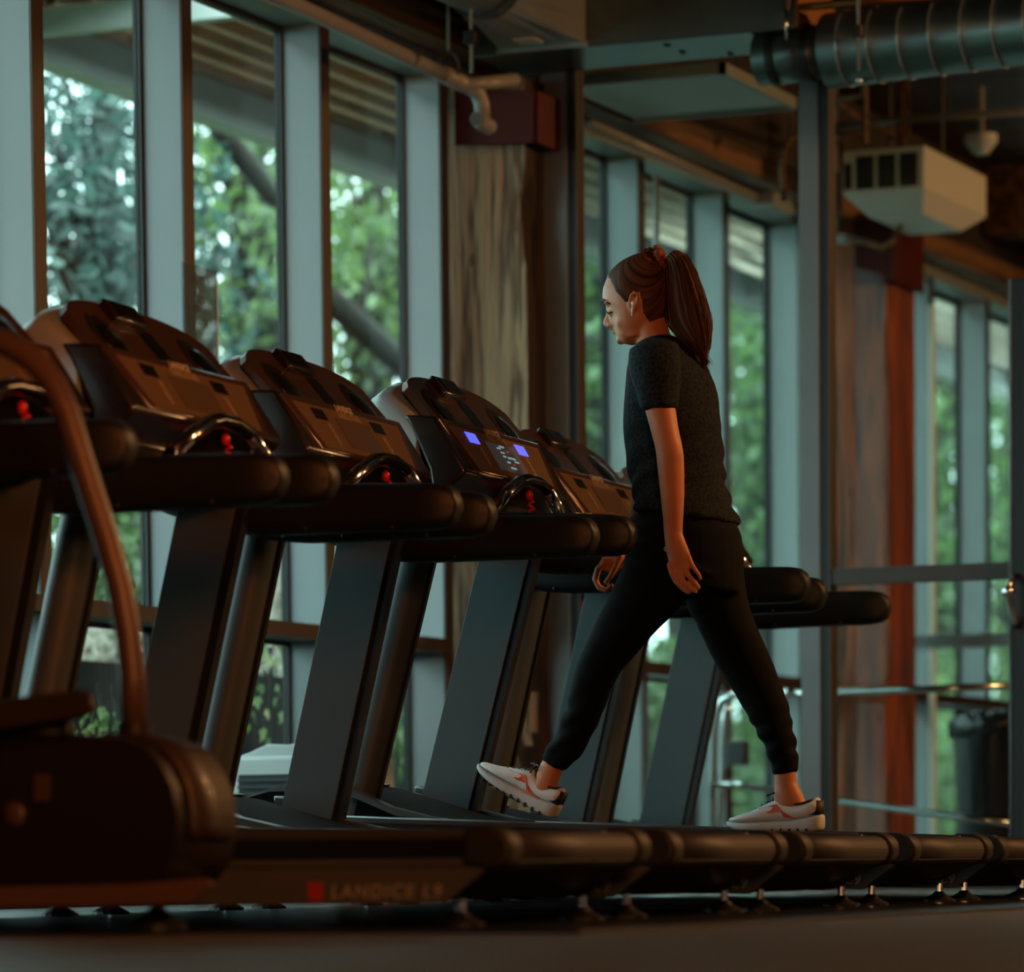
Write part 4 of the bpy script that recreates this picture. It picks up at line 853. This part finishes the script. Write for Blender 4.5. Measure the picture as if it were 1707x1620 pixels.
slvN = [ring((1052, 585), (1128, 572), .062, AN+.055), ring((1050, 604), (1132, 592), .064, AN+.025), ring((1055, 630), (1132, 622), .060, AN+.008), ring((1063, 656), (1131, 650), .056, AN-.002), ring((1070, 684), (1129, 677), .052, AN-.008)]
slvF = [ring((1062, 588), (1132, 576), .058, AF-.055), ring((1060, 606), (1132, 596), .060, AF-.025), ring((1060, 634), (1128, 626), .056, AF-.008), ring((1062, 664), (1126, 658), .054, AF)]
def tubeR(pts, n=14): return pts
armF = [((1096, 610), .046, AF-.03), ((1092, 660), .043, AF), ((1090, 710), .040, AF+.005), ((1086, 752), .036, AF+.005), ((1078, 800), .035, AF+.0), ((1068, 850), .031, AF-.01), ((1054, 892), .025, AF-.02), ((1043, 914), .021, AF-.025)]
BD = MB()
BD.loft(head); BD.loft(neck); BD.loft(shrink(tors, .90)); BD.loft(shrink(pelv, .86)); BD.loft(shrink(legN[:-2], .78)); BD.loft(shrink(legF[:-2], .78)); BD.loft(ankN); BD.loft(ankF); BD.loft(cap0(armN, ext=.4))
BD.tube2([W_(*p, dr) for p, r_, dr in armF], [r_ for p, r_, dr in armF], 20)
# feet inside the shoes keep the body whole
BD.tube2([W_(905, 1322, NL), W_(860, 1320, NL), W_(820, 1303, NL)], [.028, .024, .016], 12); BD.tube2([W_(1325, 1345, FL), W_(1270, 1366, FL), W_(1235, 1374, FL)], [.028, .02, .013], 12)
# face
def ellp(c, r, dr=0., tilt=0.):
    M3 = Matrix.Rotation(tilt, 3, 'X'); BD.ell2(W_(*c, dr), r, 16, 10, M3)
BD.loft([ring((1009, 506), (1026, 512), .007), ring((1010, 515), (1030, 521), .009), ring((1010, 524), (1034, 530), .0115), ring((1006, 533), (1036, 538), .0135), ring((1004.5, 540), (1034, 544), .015), ring((1009, 546), (1032, 548.5), .012)])
for s in (-1, 1): BD.ell2(W_(1018, 542, .0135*s), (.009, .011, .0075), 12, 8)
ellp((1024.5, 548.5), (.017, .0085, .0052)); ellp((1027, 555), (.016, .0080, .0055)); ellp((1035, 567), (.018, .014, .013))
for s in (-1, 1):
    BD.ell2(W_(1020, 521, .031*s), (.015, .011, .011), 14, 8)     # lids
    BD.ell2(W_(1014, 505, .030*s), (.022, .010, .0075), 14, 8)    # brow ridge
    BD.ell2(W_(1040, 536, .050*s), (.016, .024, .022), 14, 8)     # cheek
    BD.ell2(W_(1054, 554, .047*s), (.010, .022, .015), 14, 8)     # jaw angle
    # ear
    ec = W_(1058, 506, .074*s); er = []
    er = [ec+LK*Vector((s*(.010+.004*math.sin(t)), .0125*math.cos(t)-.004*math.sin(t)*1.0, .0255*math.sin(t)+.004)) for t in np.linspace(-1.9, 4.0, 20)]
    BD.tube2(er, [.0030]+[.0042]*18+[.003], 8); BD.ell2(ec+LK*Vector((s*.003, .001, .003)), (.008, .0105, .021), 12, 8); BD.ell2(ec+LK*Vector((s*.008, .004, -.020)), (.0055, .007, .008), 10, 6)
# near hand: knuckles, fingers, thumb
def finger(pts, r0, r1):
    n = len(pts); BD.tube2([W_(x, y, d) for x, y, d in pts], [r0+(r1-r0)*i/(n-1) for i in range(n)], 10); x, y, d = pts[-1]; BD.ell2(W_(x, y, d), (r1, r1, r1), 10, 6)
h = AN
finger([(1116, 938, h-.002), (1120, 956, h-.006), (1127, 970, h-.002), (1138, 981, h+.006), (1148, 988, h+.012)], .0092, .0066)
finger([(1126, 936, h+.000), (1131, 954, h-.006), (1140, 970, h-.003), (1151, 980, h+.006), (1160, 986, h+.012)], .0094, .0066)
finger([(1137, 932, h+.002), (1142, 949, h-.004), (1151, 963, h-.002), (1159, 972, h+.006), (1165, 979, h+.012)], .0090, .0062)
finger([(1147, 926, h+.004), (1152, 939, h+.000), (1159, 950, h+.002), (1165, 958, h+.008), (1168, 965, h+.013)], .0080, .0055)
finger([(1112, 912, h+.018), (1110, 926, h+.030), (1112, 942, h+.034), (1117, 955, h+.034)], .0105, .0072)
# far hand, loosely closed, swinging forward
f = AF-.03
BD.loft(cap0([ring((1030, 905), (1056, 918), .018, f), ring((1016, 917), (1048, 934), .022, f), ring((1004, 928), (1037, 946), .022, f), ring((998, 940), (1028, 955), .019, f)], ext=.4))
for i, dd in enumerate((-.026, -.009, .008, .024)):
    q = f+dd; k = (0, 2, 1, -3)[i]
    finger([(1010, 934+k*.3, q), (997-k*.5, 948, q), (992-k*.5, 965, q), (998, 979+k*.5, q), (1010, 984+k*.4, q), (1020, 976, q)], .0092, .0068)
finger([(1036, 925, f-.02), (1026, 945, f-.03), (1018, 960, f-.032), (1010, 970, f-.028)], .0105, .0075)
body = BD.build('person', 'skin'); remesh(body, .0034, 5, .5)
tag(body, 'woman in black t-shirt and joggers with a ponytail, walking on the lit treadmill, looking down', 'person')
WM = body
# --- clothes ----------------------------------------------------------
def wrinkle(o, fn):
    me = o.data; nr = [v.normal.copy() for v in me.vertices]
    for v, n_ in zip(me.vertices, nr): v.co += n_*fn(v.co)
    me.update()
sh = MB(); sh.loft(cap0(tors+hem, ext=0.02)); sh.loft(slvN); sh.loft(slvF)
o = sh.build('t_shirt', 'shirt', WM); remesh(o, .006, 6, .5)
zt, zm, zb = W_(1100, 600).z, W_(1100, 760).z, W_(1100, 850).z
yb = W_(1200, 760).y
def fw(p):
    low = min(1, max(0, (zm+.10-p.z)/.2)); back = min(1, max(0, (W_(1130, 700).y-p.y)/.12+.3))
    a = .011*noise.noise(Vector((p.x*7, p.y*9+p.z*7, p.z*13)))*(.35+.65*low)
    b_ = .010*math.sin((p.z+.55*p.y+.02*noise.noise(p*9))*95)*low*max(0, noise.noise(Vector((p.x*6, p.y*6, p.z*5)))+.25)
    c_ = .007*math.sin((p.y*1.2+p.x*.4+.03*noise.noise(p*6))*100)*back*(1-low)*max(0, noise.noise(p*5)+.2)
    return max(-.002, a*.7)+b_+c_+.004
wrinkle(o, fw)
jg = MB(); jg.loft(cap0(pelv, ext=.1)); jg.loft(legN); jg.loft(legF)
o = jg.build('joggers', 'jogger', WM); remesh(o, .006, 5, .5)
kN, kF = W_(1000, 1100, NL), W_(1260, 1130, FL)
def fj(p):
    a = .006*noise.noise(Vector((p.x*6, p.y*8, p.z*9))); q = W_(940, 1230, NL); q2 = W_(1300, 1240, FL)
    near = max(math.exp(-((p-q).length/.12)**2), math.exp(-((p-q2).length/.12)**2), .8*math.exp(-((p-W_(1100, 960)).length/.14)**2))
    return max(-.002, a*.5)+.0052*math.sin((p.z*1.+.5*p.y+.035*noise.noise(p*7)+.02*noise.noise(p*16))*110)*near*(.4+.6*abs(noise.noise(p*9)+.3))+.001
wrinkle(o, fj)
for cf, nm in ((cufN, 'cuff'), (cufF, 'cuff')):
    c_ = MB().loft(cf).build(nm, 'jogger', o, smooth=True, sub=1)
# --- shoes ------------------------------------------------------------
def shoe(heel, toe, dr, flat):
    H_, T_ = W_(*heel, dr), W_(*toe, dr); u = (T_-H_); Ln = u.length; u.normalize(); v = XR.cross(u); v = -v if v.z < 0 else v
    S = Ln/.275
    def P3(a, h_, x): return H_+u*(a*S)+v*(h_*S)+XR*(x*S)
    e = MB(); st_ = [(-.004, .012, .052, .020), (.006, .003, .050, .032), (.03, .0, .042, .037), (.07, .0, .036, .036), (.11, .002, .034, .035), (.15, .003, .032, .040), (.19, .004, .030, .044), (.225, .008, .030, .040), (.252, .015, .032, .030), (.270, .024, .036, .014)]
    rings = []
    for a, b0, t0, w in st_:
        rings.append([P3(a, b0+(t0-b0)*(.5-.5*math.cos(t))**1.0 if False else (b0 if math.sin(t) < 0 else t0)*abs(math.sin(t))**.4+((b0+t0)/2)*(1-abs(math.sin(t))**.4), w*math.copysign(abs(math.cos(t))**.6, math.cos(t))) for t in np.linspace(0, 2*math.pi, 20, endpoint=False)])
    sole = e.loft(rings)
    up_ = [(.004, .045, .098, .022), (.02, .042, .094, .031), (.045, .038, .080, .034), (.075, .034, .076, .034), (.105, .032, .098, .033), (.125, .031, .096, .034), (.155, .030, .080, .038), (.19, .029, .064, .041), (.22, .029, .053, .037), (.248, .030, .047, .027), (.263, .033, .042, .014)]
    rings = []
    for a, b0, t0, w in up_:
        r_ = []
        for t in np.linspace(0, 2*math.pi, 24, endpoint=False):
            sn, cs = math.sin(t), math.cos(t); hh = (b0+t0)/2+(t0-b0)/2*math.copysign(abs(sn)**.75, sn); k = 1-.42*max(0, sn)**1.5
            r_.append(P3(a, hh, w*cs*k))
        rings.append(r_)
    sh_ = MB().loft(rings).build('shoe', 'shoe_white', WM, smooth=True, sub=1)
    sl = sole.build('sole', 'shoe_sole', sh_, smooth=True, sub=1)
    g = MB()
    for k in range(9):
        a = .03+.024*k; g.loft([[P3(a, .0005, -.036), P3(a+.006, .0005, -.036), P3(a+.006, .012, -.0385), P3(a, .012, -.0385)], [P3(a, .0005, .036), P3(a+.006, .0005, .036), P3(a+.006, .012, .0385), P3(a, .012, .0385)]])
    g.build('sole_tread', 'shoe_dark', sl)
    # collar lining, heel counter, laces, side mark
    cl_ = [P3(.016, .091, 0), P3(.03, .085, .021), P3(.06, .073, .026), P3(.09, .081, .024), P3(.106, .096, .012), P3(.106, .096, -.012), P3(.09, .081, -.024), P3(.06, .073, -.026), P3(.03, .085, -.021), P3(.016, .091, 0)]
    MB().tube2(cl_, .0038*S/LK, 8).build('collar', 'shoe_dark', sh_, smooth=True, sub=1)
    MB().loft([[P3(.0005, h_, x*w) for x in (-1, -.5, 0, .5, 1)]+[P3(.012+.02*(abs(x)), h_, x*(w+.003)) for x in (1, .5, 0, -.5, -1)] for h_, w in ((.048, .0225), (.066, .022), (.086, .016))]).build('heel_counter', 'shoe_dark', sh_, smooth=True)
    lc = MB(); lc.v = []
    for k in range(5):
        a, h_ = .118+.0165*k, .0985-.0085*k; w = .017
        lc.tube2([P3(a-.004, h_-.012, -w-.004), P3(a, h_-.001, -w*.6), P3(a+.003, h_+.003, 0), P3(a, h_-.001, w*.6), P3(a-.004, h_-.012, w+.004)], .0028*S/LK, 6)
        lc.tube2([P3(a+.008, h_-.010, -w), P3(a+.002, h_+.002, 0), P3(a-.006, h_-.004, w)], .0024*S/LK, 6)
    for s in (-1, 1):
        lc.tube2([P3(.118, .100, 0), P3(.112, .114, .012*s), P3(.100, .116, .024*s), P3(.096, .106, .030*s), P3(.108, .102, .008*s)], .0024*S/LK, 6); lc.tube2([P3(.118, .100, 0), P3(.13, .108, .02*s), P3(.145, .100, .034*s)], .0022*S/LK, 6)
    lc.build('laces', 'shoe_dark', sh_, smooth=True)
    mk = MB()
    for s in (-1,):
        def sd(a, h_, d_=.0): 
            i = min(range(len(up_)-1), key=lambda j: abs(up_[j][0]-a)); a0, b0, t0, w = up_[i]; a1, b1, t1, w1 = up_[i+1]; t = max(0, min(1, (a-a0)/(a1-a0))); bb, tt, ww = b0+(b1-b0)*t, t0+(t1-t0)*t, w+(w1-w)*t
            sn = max(-1, min(1, (h_-(bb+tt)/2)/((tt-bb)/2))); sn = math.copysign(abs(sn)**(1/.75), sn); cs = math.sqrt(1-sn*sn); return P3(a, h_, s*(ww*cs*(1-.42*max(0, sn)**1.5)+.0012+d_))
        q = [(.155, .068), (.118, .066), (.085, .040), (.070, .036), (.108, .054), (.128, .0615), (.138, .055), (.152, .060)]
        for quad in ([(.172, .066), (.118, .077), (.104, .060), (.138, .054)], [(.122, .076), (.104, .060), (.070, .040), (.098, .042)], [(.104, .060), (.092, .050), (.058, .0375), (.074, .0395)]):
            mk.loft([[sd(a, h_) for a, h_ in quad], [sd(a, h_, .0022) for a, h_ in quad]])
    mk.build('side_mark', 'shoe_orange', sh_)
    return sh_
shoe((921, 1368), (787, 1288), NL, False)
shoe((1371, 1388), (1209, 1390), FL, True)
# --- eyes, brows, lips, earbud, ring -----------------------------------
for s in (-1, 1):
    MB().ell2(W_(1017.5, 521.5, .031*s), (.0085, .0085, .0065), 12, 8).build('eye', 'eye_white', WM, smooth=True)
    MB().tube2([W_(1010, 517.5, .022*s), W_(1010.5, 520, .030*s), W_(1014, 522, .041*s), W_(1021, 519.5, .050*s)], [.0016, .0026, .0026, .0012], 8).build('eyelashes', 'brow', WM, smooth=True)
    MB().tube2([W_(1003, 502, .014*s), W_(1003.5, 500, .026*s), W_(1008, 500.5, .040*s), W_(1018, 507, .053*s)], [.0032, .0038, .0034, .0014], 8).build('eyebrow', 'brow', WM, smooth=True)
MB().ell2(W_(1024, 549, 0), (.0165, .0072, .0038), 14, 8).ell2(W_(1026.5, 555, 0), (.0145, .0072, .0042), 14, 8).build('lips', 'lip', WM, smooth=True)
eb = W_(1056, 508, -.0845)
MB().ell2(eb+LK*Vector((.002, 0, .004)), (.007, .008, .008), 12, 8).tube2([eb, eb+LK*Vector((-.002, .002, -.012)), eb+LK*Vector((-.002, .003, -.031))], [.0036, .0034, .003], 10).build('earbud', 'earbud', WM, smooth=True)
rc = W_(994, 957, f-.009); MB().tube2([rc+LK*Vector((.0095*math.cos(t), .009*math.sin(t), .002*math.sin(t))) for t in np.linspace(0, 2*math.pi, 18)], .0013, 6).build('finger_ring', 'ring_gold', WM, smooth=True)
# --- hair -------------------------------------------------------------
def uvcyl(o, axis_fn):
    me = o.data; uv = me.uv_layers.new(name='UVMap')
    for p in me.polygons:
        us = [axis_fn(me.vertices[i].co) for i in p.vertices]
        ref = us[0][0]
        for li, (a, b_) in zip(p.loop_indices, us):
            a -= round(a-ref); uv.data[li].uv = (a, b_)
import bmesh
def inpoly(x, y, poly):
    c = False; j = len(poly)-1
    for i in range(len(poly)):
        (xi, yi), (xj, yj) = poly[i], poly[j]
        if (yi > y) != (yj > y) and x < (xj-xi)*(y-yi)/(yj-yi)+xi: c = not c
        j = i
    return c
def topx(co, dr=None):   # project onto the sagittal plane of the head, back to pixels
    q = Vector((WR-abs(co.x-WR), co.y, co.z))-CAM; w_ = q.dot(FW); return CX+F*q.dot(RX)/w_, PPY-F*q.dot(UY)/w_
hair_poly = [(1000, 400), (1009, 456), (1017, 465), (1022, 476), (1027, 486), (1034, 493), (1041, 502), (1046, 504), (1049, 494), (1055, 485), (1067, 486), (1071, 500), (1073, 520), (1084, 538), (1097, 548), (1130, 556), (1150, 400)]
hm = MB(); hm.loft(cap0(head[:12], ext=.3)); tmp = hm.build('hair', 'hair', WM); 
sb = tmp.modifiers.new('s', 'SUBSURF'); sb.levels = 3; sb.render_levels = 3; bake(tmp)
me = tmp.data
bm = bmesh.new(); bm.from_mesh(me); bm.normal_update()
hc = W_(1065, 490)
for v in bm.verts: v.co += v.normal*(.0042+.002*noise.noise(Vector((v.co.x*25, v.co.y*25, v.co.z*25))))
kill = [fc for fc in bm.faces if not inpoly(*(topx(fc.calc_center_median()+Vector((0, 1, .6))*(.0035*noise.noise(fc.calc_center_median()*160)))), hair_poly)]
bmesh.ops.delete(bm, geom=kill, context='FACES'); bm.to_mesh(me); bm.free()
me.materials.clear(); me.materials.append(mH)
pole = W_(1105, 434)
def uvh(co):
    d_ = co-pole; return (math.atan2(d_.x, d_.y*.6-d_.z*.8)/(2*math.pi), d_.length*6)
uvcyl(tmp, uvh)
sl = tmp.modifiers.new('so', 'SOLIDIFY'); sl.thickness = .009; sl.offset = -1
for p in me.polygons: p.use_smooth = True
pony = [((1106, 441), (1118, 421), .016), ((1113, 441), (1128, 414), .026), ((1114, 450), (1145, 424), .036), ((1113, 474), (1160, 452), .043), ((1112, 500), (1171, 482), .046), ((1112, 524), (1179, 508), .046), ((1117, 546), (1184, 530), .044), ((1130, 562), (1186, 548), .040), ((1146, 575), (1185, 564), .032), ((1160, 588), (1182, 578), .022), ((1169, 598), (1178, 590), .010)]
pr_ = [ring(a, b_, w, 0, 64) for a, b_, w in pony]; rr_ = []
for i, r_ in enumerate(pr_):
    c = sum(r_, Vector())/len(r_); k_ = []
    for j, v in enumerate(r_):
        s_ = 1+(.05*math.sin(j*1.9)+.05*noise.noise(Vector((j*.55, i*.22, 1.3)))+.04*noise.noise(Vector((j*1.7, i*.15, 7.3))))*min(1, i/2)
        k_.append(c+(v-c)*s_)
    rr_.append(k_)
po = MB().loft(rr_).build('ponytail', 'hair', tmp, smooth=True)
pc = [sum(r_, Vector())/len(r_) for r_ in pr_]
def uvp(co):
    i = min(range(len(pc)), key=lambda k: (pc[k]-co).length); d_ = co-pc[i]; return (math.atan2(d_.x, d_.y)/(2*math.pi), (pc[0]-co).length*6)
uvcyl(po, uvp)
sb = po.modifiers.new('s', 'SUBSURF'); sb.levels = 1; sb.render_levels = 2
# loose strands at the tail and along the ponytail
ss = MB()
for i in range(70):
    j = rng.integers(0, 64); a = rng.random()*.12; pts_ = []
    for k in range(2, 11): 
        c = pc[k]; v = rr_[k][j]; pts_.append(c+(v-c)*(1.0+a*.4)+Vector(rng.normal(size=3)*.0016))
    pts_.append(pts_[-1]+Vector((rng.normal()*.008, -.004+rng.normal()*.006, -.022-abs(rng.normal())*.012)))
    ss.tube2(pts_, [.0011]*(len(pts_)-1)+[.0003], 5)
so_ = ss.build('loose_strands', 'hair', po, smooth=True); so_.data.uv_layers.new(name='UVMap'); tag(so_, kind='stuff')
scm = MB(); sc_c = W_(1103, 432); ax = (W_(1118, 428)-W_(1095, 438)).normalized(); b1 = ax.cross(XR).normalized()
scm.tube2([sc_c+(XR*math.cos(t)+b1*math.sin(t))*.021*LK for t in np.linspace(0, 2*math.pi, 40)], [.0115+.0035*math.sin(k*1.9)+.002*math.cos(k*3.3) for k in range(40)], 12)
kx = W_(1093, 413); scm.ell2(kx, (.011, .010, .009), 12, 8); scm.ell2(W_(1091, 421), (.012, .012, .010), 12, 8); scm.ell2(W_(1097, 424), (.010, .011, .013), 12, 8)
scm.build('scrunchie', 'scrunchie', tmp, smooth=True, sub=1)
# ------------------------------------------------------------------ light
w = bpy.data.worlds.new('world'); SC.world = w; w.use_nodes = True
bg = w.node_tree.nodes['Background']; bg.inputs[0].default_value = (.62, .89, .90, 1); bg.inputs[1].default_value = 6.0
def area(name, loc, tgt, size, e, col, sy=None, portal=False, spread=180):
    l = bpy.data.lights.new(name, 'AREA'); l.energy = e; l.color = col; l.size = size; l.spread = math.radians(spread)
    if sy: l.shape = 'RECTANGLE'; l.size_y = sy
    o = bpy.data.objects.new(name, l); COL.objects.link(o); o.location = loc
    d = Vector(tgt)-Vector(loc); o.rotation_euler = d.to_track_quat('-Z', 'Y').to_euler()
    if portal: l.cycles.is_portal = True
    return o
#area('window_portal', (16.7, 6.12, 1.45), (16.7, 0, 1.45), 18.8, 1, (1, 1, 1), 2.8, portal=True)
WARM = (1.0, .46, .17)
area('ceiling_lamp_warm', (11.4, -.2, 3.2), (9.7, 3.4, 1.1), .7, 230, WARM)
area('camera_side_warm_fill', (0.6, -1.6, 1.7), (9.0, 3.2, .6), 1.0, 120, WARM)  # warm fill added low beside the camera, no ceiling fixture
area('ceiling_lamp_far', (18.0, -1.0, 3.2), (17.0, 5.0, 1.6), .6, 260, WARM)
area('left_red_fill', (4.2, .8, 1.9), (7.0, 4.0, 1.2), .6, 11, (1.0, .22, .05), spread=55)  # added red fill that tints the left machines, not a lamp of the room
SC.view_settings.view_transform = 'Standard'; SC.view_settings.look = 'None'; SC.view_settings.exposure = 0.0; SC.view_settings.gamma = 1.0; SC.view_settings.use_curve_mapping = False
cy = SC.cycles; cy.use_denoising = True; cy.max_bounces = 8; cy.diffuse_bounces = 4; cy.transparent_max_bounces = 16; cy.sample_clamp_indirect = 4; cy.caustics_reflective = False; cy.caustics_refractive = False

# ------------------------------------------------------------------ bring the measured scene to true size
WS = 1.12
for o in list(SC.objects):
    if o.parent: continue
    o.location = o.location*WS
    if o.type in ('MESH', 'EMPTY'): o.scale = o.scale*WS
cam.dof.focus_distance *= WS; cam.dof.aperture_fstop /= WS
